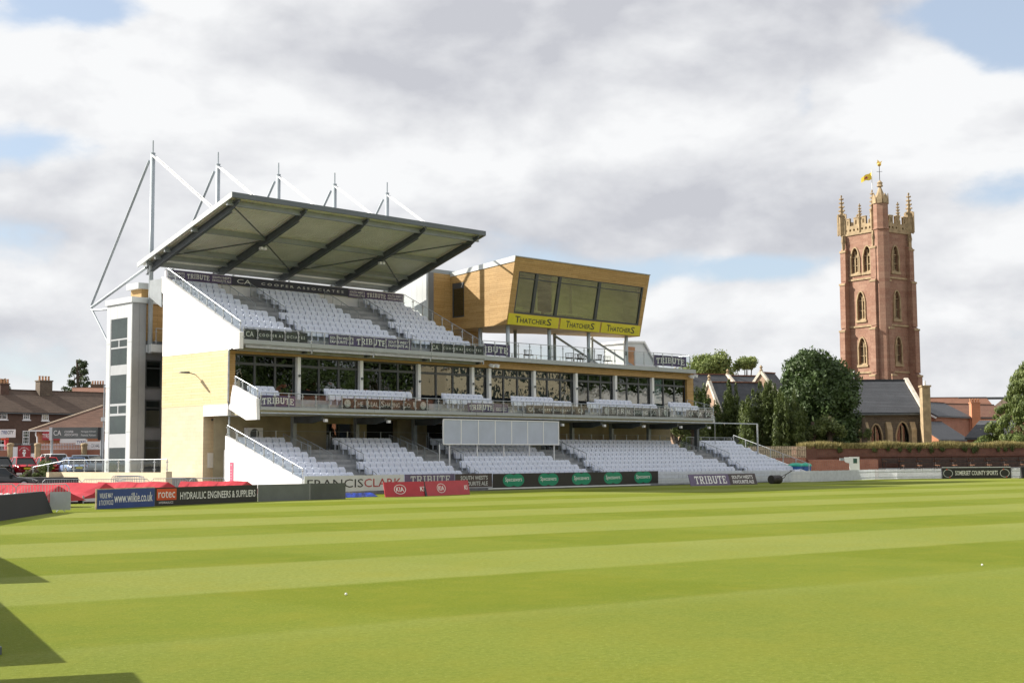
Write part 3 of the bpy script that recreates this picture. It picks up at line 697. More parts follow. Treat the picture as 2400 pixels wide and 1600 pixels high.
for a_ in (g0, g1 - .07): mb.box(TU0 - .031, TU0 + .0175, a_, a_ + .07, 1.0, sz(11.5))
for z0, z1 in (gz[2], gz[5]): mb.box(TU0 - .032, TU0 + .017, (g0 + g1) / 2 - .06, (g0 + g1) / 2 + .06, z0, z1)
fm = mb.build('stair_window', plain('grey_frame', (.40, .42, .44), .45, .05), tw)
for q in gz: MB().box(TU0 - .02, TU0 - .012, g0 + .07, g1 - .07, *q).build('pane', glasst, fm)
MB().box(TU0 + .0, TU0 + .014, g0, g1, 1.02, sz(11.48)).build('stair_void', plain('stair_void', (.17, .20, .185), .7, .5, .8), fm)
# recessed link with timber and dark glazing
MB().box(TU1 + .002, 3.0, 19.0, 19.2, 1.0, sz(12.44)).build('link_wall', cladgrey, GS)
MB().box(TU1 + .01, 3.0, 18.88, 18.998, sz(10.0), sz(12.44)).build('link_timber', timber, GS)
for z in (1.6, 4.3, 7.0):
    lw = MB().box(TU1 + .12, 1.3, 18.9, 18.997, z, z + 1.9).build('link_window', frame, GS)
    MB().box(TU1 + .2, 1.2, 18.87, 18.897, z + .1, z + 1.3).build('pane', glasst, lw); MB().box(TU1 + .2, 1.2, 18.87, 18.897, z + 1.4, z + 1.8).build('pane', glasst, lw)
MB().box(TU1 + .005, 3.0, 18.0, 18.99, sz(9.2), sz(9.7)).build('link_slab', cladpanel, GS)
glassrail(GS, (TU1 + .4, 18.1, sz(9.7)), (2.0, 18.1, sz(9.7)), 1.1, 1.0)
MB().box(-.1, 2.2, 19.2, 20.6, sz(12.83), sz(13.45)).build('plant_box', timber, GS)
MB().box(-.4, 2.4, 19.1, 20.7, sz(13.45), sz(13.85)).build('plant_box_cap', cladpanel, GS)
MB().prism([(-.02, 16.76, 14.2), (-.02, 18.3, 14.25), (-.02, 18.3, 13.1), (-.02, 16.76, 12.3)], (.1, 0, 0)).build('gusset_beam', steelg, GS)

# ---- roof terrace and its balustrade
TZ = 9.60
MB().box(UU + .15, 47.0, 8.3, 20, 9.30, TZ).build('terrace_deck', conc, GS)
for k in range(5): MB().box(UU + .5 + 5.1 * k + (0 if k else -.3), UU + 5.6 + 5.1 * k - .015, 8.15, 8.29, 9.28, TZ + .01).build('fascia_panel', fasc, GS)
glassrail(GS, (UU + .6, 8.3, TZ), (46.4, 8.3, TZ + .12), 1.12, 1.25)
glassrail(GS, (29, 15.5, TZ), (46.4, 15.5, TZ), 1.1, 1.5)
glassrail(GS, (46.4, 8.3, TZ + .1), (46.4, 15.5, TZ), 1.1, 1.5)

# ---- press box
PB0, PB1, PZ0, PZ1 = 25.38, 41.3, 12.25, 17.35
pvz = lambda z: 9.6 - (z - PZ0) / (PZ1 - PZ0) * 1.05
PN = Vector((0, -1, (pvz(PZ1) - pvz(PZ0)) / (PZ1 - PZ0) * -1 * -1)).normalized()
pbU = Vector((0, pvz(PZ1) - pvz(PZ0), PZ1 - PZ0)).normalized()
plan = [(PB0, 9.6), (PB1, 9.6), (PB1, 11.4), (32.6, 13.9), (29.3, 15.8), (PB0, 15.8)]
mb = MB()
zr = lambda v: PZ1 - (v - 8.55) * .085                       # roof falls towards the back
# left wall with a window opening
mb.holes((PB0, 0, 0), -UY, UZ, [(-15.8, PZ0), (-9.6, PZ0), (-8.55, PZ1), (-15.8, zr(15.8))], [[(-15.68, 13.2), (-14.28, 13.2), (-14.28, 15.95), (-15.68, 15.95)]], (.18, 0, 0))
# front wall with window band opening, drawn in its own tilted plane
L = (Vector((0, pvz(PZ1), PZ1)) - Vector((0, pvz(PZ0), PZ0))).length
zt = lambda z: (z - PZ0) / (PZ1 - PZ0) * L
mb.holes((PB0, 9.6, PZ0), UX, pbU, [(0, 0), (PB1 - PB0, 0), (PB1 - PB0 + .15, L), (0, L)], [[(.62, zt(13.14)), (15.5, zt(13.14)), (15.5, zt(16.32)), (.62, zt(16.32))]], (0, .22, 0))
mb.quad((PB1, 9.6, PZ0), (PB1, 11.4, PZ0), (PB1, 11.4, zr(11.4)), (PB1 + .15, 8.55, PZ1))
mb.quad((PB1, 11.4, PZ0), (32.6, 13.9, PZ0), (32.6, 13.9, zr(13.9)), (PB1, 11.4, zr(11.4))); mb.quad((32.6, 13.9, PZ0), (29.3, 15.8, PZ0), (29.3, 15.8, zr(15.8)), (32.6, 13.9, zr(13.9)))
mb.quad(*[(u, v, PZ0) for u, v in plan][::-1])
pbx = mb.build('press_box', timber, GS)
mb = MB(); top = [(PB0 - .03, 8.5), (PB1 + .2, 8.5), (PB1 + .06, 11.45), (32.6, 13.95), (29.3, 15.86), (PB0 - .03, 15.86)]
mb.add([(u, v, zr(v) - .0) for u, v in top] + [(u, v, zr(v) + .07) for u, v in top], [(5, 4, 3, 2, 1, 0), (6, 7, 8, 9, 10, 11)] + [(i, (i + 1) % 6, 6 + (i + 1) % 6, 6 + i) for i in range(6)]); mb.build('press_box_roof', steelg, pbx)
mb = MB(); mb.prism([(PB0 - .05, 8.5, PZ1 + .1), (PB0 - .05, 15.86, zr(15.86) + .1), (PB0 - .05, 15.86, zr(15.86) - .22), (PB0 - .05, 8.62, PZ1 - .36)], (.06, 0, 0)); mb.build('press_box_trim', cladpanel, pbx)
# interior
mb = MB(); mb.box(PB0 + .3, 32.2, 13.2, 13.3, PZ0 + .1, 16.75); mb.box(32.2, 41.1, 11.2, 11.3, PZ0 + .1, 16.75); mb.box(PB0 + .3, 41.1, 9.75, 11.2, PZ0 + .05, PZ0 + .1); mb.box(PB0 + .3, 32.2, 11.2, 13.2, PZ0 + .05, PZ0 + .1); mb.box(41.0, 41.1, 9.6, 11.2, PZ0 + .1, 16.75)
for u in (27.4, 30.1, 34.4): mb.box(u - .1, u + .1, 10.9, 11.1, PZ0 + .1, 16.75)
mb.build('press_interior', cream, pbx)
mb = MB()
for a, b in ((25.8, 29.6), (30.6, 34.6)):
    mb.box(a, b, 9.95, 10.6, 13.5, 13.57)
    for k in range(5): mb.box(a + (b - a) * k / 4 - .03, a + (b - a) * k / 4 + .03, 10.0, 10.55, PZ0 + .1, 13.5)
mb.box(26.0, 28.5, 10.9, 11.1, 13.57, 13.9); mb.build('press_desk', deskm, pbx)
# window band: mullions, transom, panes
wu = [.62] + [float(pv(1000 + x / 3.7935, 580 + y / 3.7935, 9.15).x) - PB0 for x, y in ((960, 400), (1165, 420), (1518, 460))] + [15.5]
mb = MB(); FP = lambda a, zz, d: Vector((PB0 + a, pvz(zz) + d, zz))
for a in wu:
    w = .14
    a0, a1 = max(.62, a - w), min(15.5, a + w)
    mb.hexa([FP(a0, 13.14, .02), FP(a1, 13.14, .02), FP(a1, 13.14, .2), FP(a0, 13.14, .2), FP(a0, 16.32, .02), FP(a1, 16.32, .02), FP(a1, 16.32, .2), FP(a0, 16.32, .2)])
for z0, z1 in ((13.14, 13.28), (15.8, 15.86), (16.26, 16.32)):
    mb.hexa([FP(.62, z0, .03), FP(15.5, z0, .03), FP(15.5, z0, .19), FP(.62, z0, .19), FP(.62, z1, .03), FP(15.5, z1, .03), FP(15.5, z1, .19), FP(.62, z1, .19)])
pw = mb.build('press_window', frame, pbx)
pw['label'] = 'tilted ribbon window with dark mullions'
for k in range(4):
    a0, a1 = wu[k] + .05, wu[k + 1] - .05
    MB().hexa([FP(a0, 13.16, .1), FP(a1, 13.16, .1), FP(a1, 13.16, .115), FP(a0, 13.16, .115), FP(a0, 16.3, .1), FP(a1, 16.3, .1), FP(a1, 16.3, .115), FP(a0, 16.3, .115)]).build('pane', glassp, pbx)
# side window with number
mb = MB()
for q in ((13.2, 13.3), (15.5, 15.95)): mb.box(PB0 + .03, PB0 + .13, 14.28, 15.68, *q)
mb.box(PB0 + .03, PB0 + .13, 14.28, 14.38, 13.3, 15.5); mb.box(PB0 + .03, PB0 + .13, 15.56, 15.68, 13.3, 15.5); sw = mb.build('side_window', frame, pbx)
MB().box(PB0 + .06, PB0 + .075, 14.38, 15.56, 13.3, 15.5).build('pane', glasst, pbx)
mb = MB(); letters(mb, '7', (PB0 + .02, 14.66, 15.56), -UY, UZ, .26, .36); mb.build('number', lett, pbx)
# yellow sign panels
for (a0, a1) in ((.1, 5.7), (5.95, 10.65), (10.85, 15.75)):
    q = [FP(a0, 12.28, -.045), FP(a1, 12.28, -.045), FP(a1, 12.28, -.005), FP(a0, 12.28, -.005), FP(a0, 13.11, -.045), FP(a1, 13.11, -.045), FP(a1, 13.11, -.005), FP(a0, 13.11, -.005)]
    sg = MB().hexa(q).build('sign_panel', yellow, pbx); mb = MB(); w = (a1 - a0) * .74; x0 = a0 + (a1 - a0) * .13
    O = FP(x0, 12.46, -.05)
    letters(mb, 'T', O + pbU * -.02, UX, pbU, w * .13, .52, .01); letters(mb, 'HATCHER', O + UX * w * .135, UX, pbU, w * .70, .38, .012); letters(mb, 'S', O + UX * w * .85 - pbU * .03, UX, pbU, w * .13, .54, .01)
    mb.build('lettering', lettd, sg)
# rear core
MB().box(23.5, 28.6, 15.84, 21, TZ + .005, 16.68).build('core_timber', timber, GS)
mb = MB(); mb.box(22.95, 23.49, 15.76, 21, TZ - .2, 16.68)
core = mb.build('core_panel', cladgrey, GS)
for k in range(8): MB().box(22.9, 22.948, 15.78 + .66 * k, 15.78 + .66 * k + .645, 10.0, 16.66).build('zinc_panel', cladpanel, core)
MB().box(22.82, 28.7, 15.87, 21.1, 16.69, 17.0).build('core_cap', steelg, GS)
# stilts and braces below the box
for x in (722, 1090, 1440, 1775):
    p = pv(1000 + x / 3.7935, 580 + 860 / 3.7935, 9.95); c = MB().tube((p.x, 9.95, TZ), (p.x, 9.95, PZ0 + .02), .15, None, 12).build('stilt', mastm, GS, True)
    MB().box(p.x - .2, p.x - .1, 9.8, 9.94, TZ + 1.0, TZ + 1.3).build('socket_box', steeld, c)
for x in (787, 1137, 1468):
    p = pv(1000 + x / 3.7935, 580 + 830 / 3.7935, 12.6); MB().tube((p.x, 12.6, TZ), (p.x, 12.6, PZ0 + .02), .13, None, 12).build('stilt', steelg, GS, True)
MB().tube((25.9, 13.0, TZ), (25.9, 13.0, PZ0 + .01), .16, None, 12).build('stilt', mastm, GS, True)
for u in (34.0, 38.6): MB().bar((u - .2, 12.6, PZ0 - .1), (u + 3.2, 10.6, TZ + .1), .16, .16).build('brace', steelg, GS)
# rooftop stair hatch
hu = 41.5
mb = MB().prism([(hu, 11.6, TZ), (hu + 4.6, 11.6, TZ), (hu + 2.6, 11.6, TZ + 2.35), (hu, 11.6, TZ + 2.2)], (0, 2.2, 0)); ha = mb.build('stair_hatch', cladpanel, GS)
MB().box(hu + .15, hu + 1.4, 11.5, 11.598, TZ + .02, TZ + 1.95).build('hatch_door', potm, ha)
mb = MB(); mb.prism([(hu - .15, 11.45, TZ + 2.21), (hu + 2.65, 11.45, TZ + 2.37), (hu + 4.75, 11.45, TZ + .02), (hu + 4.75, 11.45, TZ + .2), (hu + 2.7, 11.45, TZ + 2.55), (hu - .15, 11.45, TZ + 2.4)], (0, 2.5, 0)); mb.build('hatch_roof', alum, ha)

# ---- write the seats: the 300 nearest as single parts, the rest as one
SEATS.sort(key=lambda s: (Vector((s[0], s[1], s[2])) - CAM).length)
for s in SEATS[:300]: link('seat', SEATME, lower if s[2] < 4 else btread if s[2] < 8 else uterr, s)
big = MB(); sv = np.array(SEATMB.v); 
for s in SEATS[300:]: big.add((sv + np.array(s)).tolist(), SEATMB.f)
sr = big.build('seat_rows', seatm, GS); sr['kind'] = 'stuff'
# ================================================================== BANNERS, BOARDS, SCREENS
def panel(name, label, cat, O, R, U, w, h, mat, th=.03, group=None, frame_=None):
    """upright sheet with its front face at O, spanned by R (along) and U (up)"""
    O, R, U = Vector(O), Vector(R).normalized(), Vector(U).normalized(); N = R.cross(U)
    o = MB().prism([O, O + R * w, O + R * w + U * h, O + U * h], -N * th).solo(name, mat, label, cat, group)
    return o, O, R, U
def word(parent, txt, O, R, U, x, y, w, h, mat=lett, bold=.0, **k):
    return letters(MB(), txt, O + R * x + U * y, R, U, w, h, bold, **k).build('lettering', mat, parent)
def ale(parent, O, R, U, x, y, w, h, mat=lett):
    mb = letters(MB(), "SOUTH WEST'S", O + R * x + U * (y + h * .54), R, U, w, h * .40, .018); letters(mb, 'FAVOURITE ALE', O + R * x + U * y, R, U, w, h * .40, .018)
    return mb.build('lettering', mat, parent)
def tribute(parent, O, R, U, x, y, w, h, arch=.16, fan=.0, txt='TRIBUTE', mat=lett): return slab(MB(), txt, O + R * x + U * y, R, U, w, h, arch, fan).build('lettering', mat, parent)
def cooper(parent, O, R, U, w, h, k=.8):
    word(parent, 'CA', O, R, U, w * .035, h * .24, w * .115, h * .5, lett, -.004)
    word(parent, 'C O O P E R  A S S O C I A T E S', O, R, U, w * .235, h * .33, w * .72, h * .28, lett, .004)
    MB().prism([O + R * w * .18 + R.cross(U) * .004, O + R * (w * .18 + .02) + R.cross(U) * .004, O + R * (w * .18 + .02) + U * h + R.cross(U) * .004, O + R * w * .18 + U * h + R.cross(U) * .004], R.cross(U) * .002).build('divider', lettd, parent)
def shaving(parent, O, R, U, w, h):
    for x in (.06, .935):
        mb = MB(); disc(mb, O + R * w * x + U * h * .5, R, U, h * .40, h * .40, .006); e = mb.build('emblem', lettg, parent)
        mb = MB(); disc(mb, O + R * w * x + U * h * .5, R, U, h * .33, h * .33, .010, 24, .86); letters(mb, 'RS', O + R * (w * x - h * .17) + U * h * .34, R, U, h * .34, h * .32, .0, lift=.012); mb.build('emblem_mark', greyb, e)
    mb = MB(); x = .125
    for t, ww, hh in (('T', .04, .62), ('HE', .06, .46), ('R', .045, .62), ('EAL', .085, .46), ('S', .04, .62), ('HAVING', .17, .46), ('C', .045, .62), ('O.', .05, .46)):
        if t in 'RSC': x += .025
        letters(mb, t, O + R * w * x + U * h * .22, R, U, w * ww, h * hh, .0); x += ww + .008
    x += .02; mb.prism([O + R * w * x + U * h * .3 + R.cross(U) * .006, O + R * w * (x + .02) + U * h * .3 + R.cross(U) * .006, O + R * w * (x + .025) + U * h * .85 + R.cross(U) * .006, O + R * w * (x - .005) + U * h * .85 + R.cross(U) * .006], R.cross(U) * .002)
    mb.build('lettering', lettg, parent)
bn = 'banner'
# back of the upper tier
y = 16.55
p = panel('banner', 'purple ale banner at the left top of the upper tier, below the roof', bn, (.3, y, 14.22), UX, UZ, 5.1, .62, purple); ale(p[0], *p[1:], .05, .12, 1.25, .42); tribute(p[0], *p[1:], 1.5, .12, 1.75, .33, .16); ale(p[0], *p[1:], 3.5, .12, 1.5, .42)
p = panel('banner', 'long dark sponsor banner across the middle top of the upper tier', bn, (5.43, y, 14.24), UX, UZ, 10.2, .60, navy); cooper(p[0], *p[1:], 10.2, .60)
p = panel('banner', 'purple ale banner at the right top of the upper tier', bn, (15.66, y, 14.2), UX, UZ, 5.35, .60, purple); ale(p[0], *p[1:], .1, .1, 1.45, .42); tribute(p[0], *p[1:], 1.75, .1, 1.85, .33, .16); ale(p[0], *p[1:], 3.8, .1, 1.5, .42)
# front of the upper tier, behind the glass posts
y = 7.60
p = panel('banner', 'dark sponsor banner on the upper balustrade next to the white end wall', bn, (.36, y, 9.6), UX, UZ, 4.9, .64, charcoal); cooper(p[0], *p[1:], 4.9, .64)
p = panel('banner', 'purple ale banner in the middle of the upper balustrade', bn, (7.0, y, 9.6), UX, UZ, 7.1, .66, purple); ale(p[0], *p[1:], .08, .1, 1.95, .48); tribute(p[0], *p[1:], 2.3, .08, 2.5, .40, .2); ale(p[0], *p[1:], 5.05, .1, 1.95, .48)
p = panel('banner', 'dark sponsor banner on the right end of the upper balustrade', bn, (15.85, y, 9.6), UX, UZ, 5.2, .60, charcoal); cooper(p[0], *p[1:], 5.2, .60)
# roof terrace
y = 8.37
p = panel('banner', 'purple banner on the roof terrace rail beside the upper tier', bn, (21.75, y, 9.68), UX, UZ, 2.8, .86, purple); tribute(p[0], *p[1:], .12, .16, 2.45, .45, .15, .0, 'IBUTE')
p = panel('banner', 'purple banner on the far right corner of the roof terrace rail', bn, (41.6, y, 9.78), UX, UZ, 4.4, .88, purple); tribute(p[0], *p[1:], .3, .14, 3.8, .48, .22)
# middle balcony
y = 5.66
p = panel('banner', 'purple banner on the left end of the middle balcony rail', bn, (.32, y, 5.36), UX, UZ, 2.6, .66, purple); tribute(p[0], *p[1:], .12, .08, 2.35, .38, .22)
p = panel('banner', 'long black shaving company banner on the left half of the middle balcony', bn, (6.57, y, 5.36), UX, UZ, 7.4, .63, blackb); shaving(p[0], *p[1:], 7.4, .63)
p = panel('banner', 'purple banner on the middle balcony above the white sight screen', bn, (17.64, y, 5.36), UX, UZ, 3.95, .60, purple); tribute(p[0], *p[1:], .15, .08, 2.3, .36, .2); ale(p[0], *p[1:], 2.75, .1, 1.05, .25)
p = panel('banner', 'dark sponsor banner on the middle balcony right of the sight screen', bn, (23.5, y, 5.36), UX, UZ, 6.35, .58, brownb); cooper(p[0], *p[1:], 5.4, .58); word(p[0], 'CA', *p[1:], 5.6, .14, .55, .30, lett)
p = panel('banner', 'black shaving company banner on the right half of the middle balcony', bn, (31.9, y, 5.36), UX, UZ, 8.3, .66, blackb); shaving(p[0], *p[1:], 8.3, .66)
p = panel('banner', 'brown banner with three monograms at the right end of the middle balcony', bn, (42.4, y, 5.36), UX, UZ, 3.4, .62, brownb)
for k in range(3): word(p[0], 'CA', *p[1:], .3 + 1.1 * k, .15, .62, .32, lett)

# sight screen under the balcony
ss = thing('sight_screen', 'white framed sight screen of seven grey panels hung below the balcony', 'sight screen', (20.3, 4.95, 3.0))
s0, s1, zb, zt_ = 14.68, 26.12, 3.03, 4.78; nP = 7; w = (s1 - s0) / nP
mb = MB()
for k in range(nP + 1): mb.box(s0 + w * k - .045, s0 + w * k + .045, 4.92, 5.0, zb, zt_)
for z in (zb, zt_ - .07): mb.box(s0 - .045, s1 + .045, 4.915, 5.005, z, z + .07)
mb.build('frame', alum, ss)
for k in range(nP): MB().box(s0 + w * k + .045, s0 + w * (k + 1) - .045, 4.945, 4.985, zb + .07, zt_ - .07).build('screen_panel', screenm, ss)
for k in range(5): MB().box(s0 + .6 + 2.6 * k, s0 + .68 + 2.6 * k, 5.01, 5.07, 1.6, zb + .3).build('leg', alum, ss)
MB().tube((s0 - .4, 4.9, zb), (s0 - .4, 4.9, 1.7), .03).build('guard_post', alum, ss)

# ---- white picket fence along the boundary
def pickets(name, label, a, b, h, mat=picket, gapz=.06, sp=.125, w=.062, lean=0):
    a, b = Vector(a), Vector(b); d = b - a; n = int(d.length / sp); u = d.normalized(); nn = u.cross(UZ)
    root = thing(name, label, 'fence', ((a + b) / 2))
    mb = MB()
    for z in (h * .28, h * .78): mb.bar(a + UZ * z - nn * .03, b + UZ * z - nn * .03, .03, .07)
    mb.build('rail', mat, root); mb = MB()
    for i in range(n + 1):
        p = a + d * (i / n); mb.bar(p + UZ * gapz + nn * .005, p + UZ * (h + random.uniform(-.012, .012)) + nn * .005, w, .02, nn)
    pk = mb.build('pickets', mat, root); pk['kind'] = 'stuff'
    return root
pickets('picket_fence', 'white picket fence along the foot of the stand, right of the spectacle shop board', (31.9, .3, .05), (49.5, .3, .0), .98)
fpts = [(42.6, -2.2), (46.4, -3.5), (52.5, -3.0), (58.5, -2.2), (61.6, -2.6), (66.2, -4.3)]
fl = ['white picket fence behind the heavy roller', 'solid looking white picket fence panel right of the roller', 'white picket fence panel below the brick wall', 'white picket fence panel in front of the notice board', 'white picket fence panel left of the black county sports board']
for k in range(5): pickets('picket_fence', fl[k], fpts[k] + (0,), fpts[k + 1] + (0,), .92, sp=.10 if k in (1, 2) else .125)
MB().box(49.4, 53.5, .2, .34, 0, .86).solo('low_wall', white, 'low white wall under the right end of the stand', 'wall')
pickets('picket_fence', 'short white picket fence between the black boards at the right edge', (70.3, -9.0, 0), (71.0, -9.4, 0), .95)

# ---- boards on and before the fence
bd = 'advert board'
y = .12
p = panel('advert_board', 'white board with dark and red lettering beside the raking white end wall', bd, (-.45, y, .20), UX, UZ, 7.5, .93, plain('board_white', (.60, .63, .64), .5, .06)); word(p[0], 'FRANCIS', *p[1:], .2, .22, 4.1, .5, lettd, .004); word(p[0], 'CLARK', *p[1:], 4.38, .22, 2.9, .5, lettr, .004)
p = panel('advert_board', 'grey purple ale board on the fence above the red car boards', bd, (7.12, y, .25), UX, UZ, 4.15, .88, purpled); tribute(p[0], *p[1:], .45, .28, 3.3, .5, .02, mat=lettg)
p = panel('advert_board', 'dark ale slogan board on the fence left of the green logos', bd, (11.32, y, .25), UX, UZ, 3.25, .86, brownb); ale(p[0], *p[1:], .45, .1, 2.4, .68, lettg)
p = panel('advert_board', 'long black board with five green double circle logos', bd, (14.65, y, .18), UX, UZ, 17.05, .90, blackb)
for k in range(5):
    cx = 1.9 + 3.35 * k
    mb = MB(); disc(mb, p[1] + p[2] * (cx - .38) + p[3] * .46, p[2], p[3], .62, .42, .005); disc(mb, p[1] + p[2] * (cx + .38) + p[3] * .46, p[2], p[3], .62, .42, .007); lg = mb.build('logo', green, p[0])
    letters(MB(), 'Specsavers', p[1] + p[2] * (cx - .78) + p[3] * .30, p[2], p[3], 1.56, .36, .004, lift=.012).build('lettering', lett, lg)
MB().tube((14.0, -.1, .12), (30.5, -.1, .1), .035).solo('drain_pipe', alum, 'thin white pipe along the foot of the long black board', 'pipe')
for k, (a, b, lab, n) in enumerate((((.4, -6.1), (3.1, -6.35), 'red car maker board lying left of its twin on the outfield', 2), ((3.25, -6.2), (7.3, -5.5), 'red car maker board right of its twin on the outfield', 2))):
    a, b = Vector(a + (0,)), Vector(b + (0,)); w = (b - a).length
    p = panel('advert_board', lab, bd, a, b - a, (0, .22, 1), w, .84, redb, .05)
    for cx in ((.38, .93) if k == 0 else (.36, .92)):
        c = p[1] + p[2] * w * cx + p[3] * .42; mb = MB(); rx = .42 if cx < .9 else (w * (1 - cx) + .16 if k == 0 else .36)
        rx = .40 if cx < .9 else .17
        if cx < .9: disc(mb, c, p[2], p[3], .40, .27, .006, 28, .90); letters(mb, 'KIA', c - p[2] * .26 - p[3] * .13, p[2], p[3], .52, .26, .012)
        else: letters(mb, 'KI', c - p[2] * .12 - p[3] * .13, p[2], p[3], .28, .26, .012)
        mb.build('logo', lett, p[0])
MB().prism([(3.05, -6.42, 0), (3.2, -6.4, 0), (3.2, -6.1, .9), (3.05, -6.1, .9)], (.0, .08, 0)).solo('board_strut', blackb, 'black strut standing between the two red boards', 'strut')
a, b = Vector((31.7, -2.9, 0)), Vector((39.0, -3.6, 0)); R = (b - a).normalized(); w = (b - a).length
p = panel('advert_board', 'leaning purple and black ale board on the grass left of the roller', bd, a, R, (0, .3, 1), w, .86, purpled, .04)
MB().prism([p[1] + p[2] * w * .585 + Vector((0, -.006, .01)), p[1] + p[2] * (w - .02) + Vector((0, -.006, .01)), p[1] + p[2] * (w - .02) + p[3] * .85 + Vector((0, -.006, 0)), p[1] + p[2] * w * .585 + p[3] * .85 + Vector((0, -.006, 0))], (0, -.004, 0)).build('black_half', brownb, p[0])
tribute(p[0], *p[1:], .55, .14, 3.4, .58, .0); ale(p[0], p[1] + Vector((0, -.012, 0)), p[2], p[3], w * .63, .1, 2.35, .68)
# left run of boards
a, b = Vector((-18.6, -9.6, 0)), Vector((-15.0, -8.2, 0)); w = (b - a).length
p = panel('advert_board', 'blue board with white web address near the red covers', bd, a, b - a, UZ, w, .83, blueb, .05)
word(p[0], 'WILKIE MAY', *p[1:], .15, .46, .85, .22, lett, .006); word(p[0], '& TUCKWOOD', *p[1:], .12, .16, .92, .22, lett, .006); word(p[0], 'www.wilkie.co.uk', *p[1:], 1.1, .24, w - 1.25, .42, lett, .008)
MB().prism([p[1] + p[3] * .832, p[1] + p[2] * w + p[3] * .832, p[1] + p[2] * w + p[3] * .875, p[1] + p[3] * .875], -p[2].cross(p[3]) * .06).build('top_batten', wood, p[0]); MB().prism([p[1] + p[2] * -.06, p[1] - p[2] * .005, p[1] - p[2] * .005 + p[3] * .87, p[1] + p[2] * -.06 + p[3] * .87], -p[2].cross(p[3]) * .06).build('end_batten', wood, p[0])
a, b = Vector((-14.95, -8.15, 0)), Vector((-8.2, -6.45, 0)); w = (b - a).length
p = panel('advert_board', 'black hydraulics board with orange badge behind the grass edge', bd, a, b - a, UZ, w, .84, blackb, .05)
mb = MB().prism([p[1] + p[2] * .1 + p[3] * .26 + Vector((0, -.008, 0)), p[1] + p[2] * 1.35 + p[3] * .26 + Vector((0, -.008, 0)), p[1] + p[2] * 1.35 + p[3] * .78 + Vector((0, -.008, 0)), p[1] + p[2] * .1 + p[3] * .78 + Vector((0, -.008, 0))], (0, -.004, 0)); bdg = mb.build('badge', orange, p[0])
word(bdg, 'rotec', p[1] + Vector((0, -.012, 0)), p[2], p[3], .2, .36, 1.05, .32, lett, .004); word(p[0], 'HYDRAULICS', *p[1:], .25, .1, .9, .1, lett)
word(p[0], 'HYDRAULIC ENGINEERS & SUPPLIERS', *p[1:], 1.6, .26, w - 1.75, .34, lett, .008)
for a, b, lab, m in (((-8.15, -6.45), (-5.0, -6.5), 'plain grey board between the black hydraulics board and the darker grey board', greyb), ((-4.97, -6.5), (-2.75, -6.6), 'plain dark grey board left of the blue tarpaulin', plain('board_grey_dark', (.085, .095, .09), .6, .12, 1.2))):
    a, b = Vector(a + (0,)), Vector(b + (0,)); p = panel('plain_board', lab, 'board', a, b - a, UZ, (b - a).length, .84, m, .05)
    for x in (.02, .5, .98): MB().box(0, .04, 0, .04, 0, .86)
# somerset county sports
a, b = Vector((66.3, -4.4, .02)), Vector((70.2, -8.95, .02)); w = (b - a).length
p = panel('advert_board', 'black county sports board with white lettering below the benches at the right', bd, a, b - a, UZ, w, .95, blackb, .05)
word(p[0], 'SOMERSET COUNTY SPORTS', *p[1:], w * .19, .30, w * .62, .40, lett, .01)
for x in (.085, .91):
    mb = MB(); disc(mb, p[1] + p[2] * w * x + p[3] * .47, p[2], p[3], .42, .36, .008, 24, .88); e = mb.build('emblem', lettg, p[0])
    mb = MB(); disc(mb, p[1] + p[2] * (w * x - .1) + p[3] * .82, p[2], p[3], .06, .05, .01); disc(mb, p[1] + p[2] * (w * x + .15) + p[3] * .13, p[2], p[3], .06, .05, .01); mb.build('emblem_dot', orange, p[0])
MB().bar(p[1] + p[3] * 1.0, p[1] + p[2] * w + p[3] * 1.0, .05, .06).build('top_rail', picket, p[0])
# black sight screens on the ground
def blackscreen(lab, a, b, h, back=.35, th=.3):
    a, b = Vector(a), Vector(b); R = (b - a).normalized(); N = R.cross(UZ)
    root = thing('boundary_screen', lab, 'sight screen', (a + b) / 2)
    q = [a, a - N * (back + th), a - N * (back + th) + UZ * h, a - N * back + UZ * h]
    MB().prism(q, b - a).build('screen', blackboard, root)
    for t in (.1, .5, .9): MB().box(-.0, 0.001, 0, .001, 0, .001); c = a + (b - a) * t - N * .4; MB().obox((c.x, c.y, 0), R, N, .05, .35, -.02, .06).build('foot', steeld, root)
    return root
blackscreen('low black sight screen at the left edge of the outfield', pz(-160, 1246), pz(124, 1201), .86)
blackscreen('low black sight screen at the right edge of the picture', (71.1, -9.6, 0), (76.5, -12.2, 0), 1.0, .2)
# boundary screens left of the picture; their shadows reach the grass in the corner
def cshadow(px0, px1, b0, b1, H, lab):
    s = Vector((SUN.x, SUN.y, 0)) / SUN.z * H
    a, b = pz(*px0) + s, pz(*px1) + s; c, d = pz(*b0), pz(*b1); N = (b - a).normalized().cross(UZ) * .08
    r = thing('boundary_screen', lab, 'sight screen', ((c + d) / 2).to_tuple()[:2] + (0,))
    MB().hexa([(p.x, p.y, 0) for p in (c - N, d - N, d + N, c + N)] + [(p.x, p.y, H) for p in (a - N, b - N, b + N, a + N)]).build('screen', blackboard, r)
    for t in (.1, .9): q = c + (d - c) * t; MB().obox((q.x, q.y, 0), N.normalized(), (b - a).normalized(), .5, .05, 0, .08).build('foot', steeld, r)
cshadow((-260, 1178), (108, 1364), (-620, 1195), (-150, 1373), 2.3, 'tall dark boundary screen outside the left edge whose shadow is farthest')
cshadow((-40, 1385), (138, 1553), (-260, 1385), (-90, 1567), 1.5, 'dark boundary screen outside the left edge whose shadow is in the middle')
cshadow((293, 1575), (900, 2300), (-250, 1606), (-100, 2300), 2.0, 'dark boundary screen outside the left edge whose shadow is nearest')

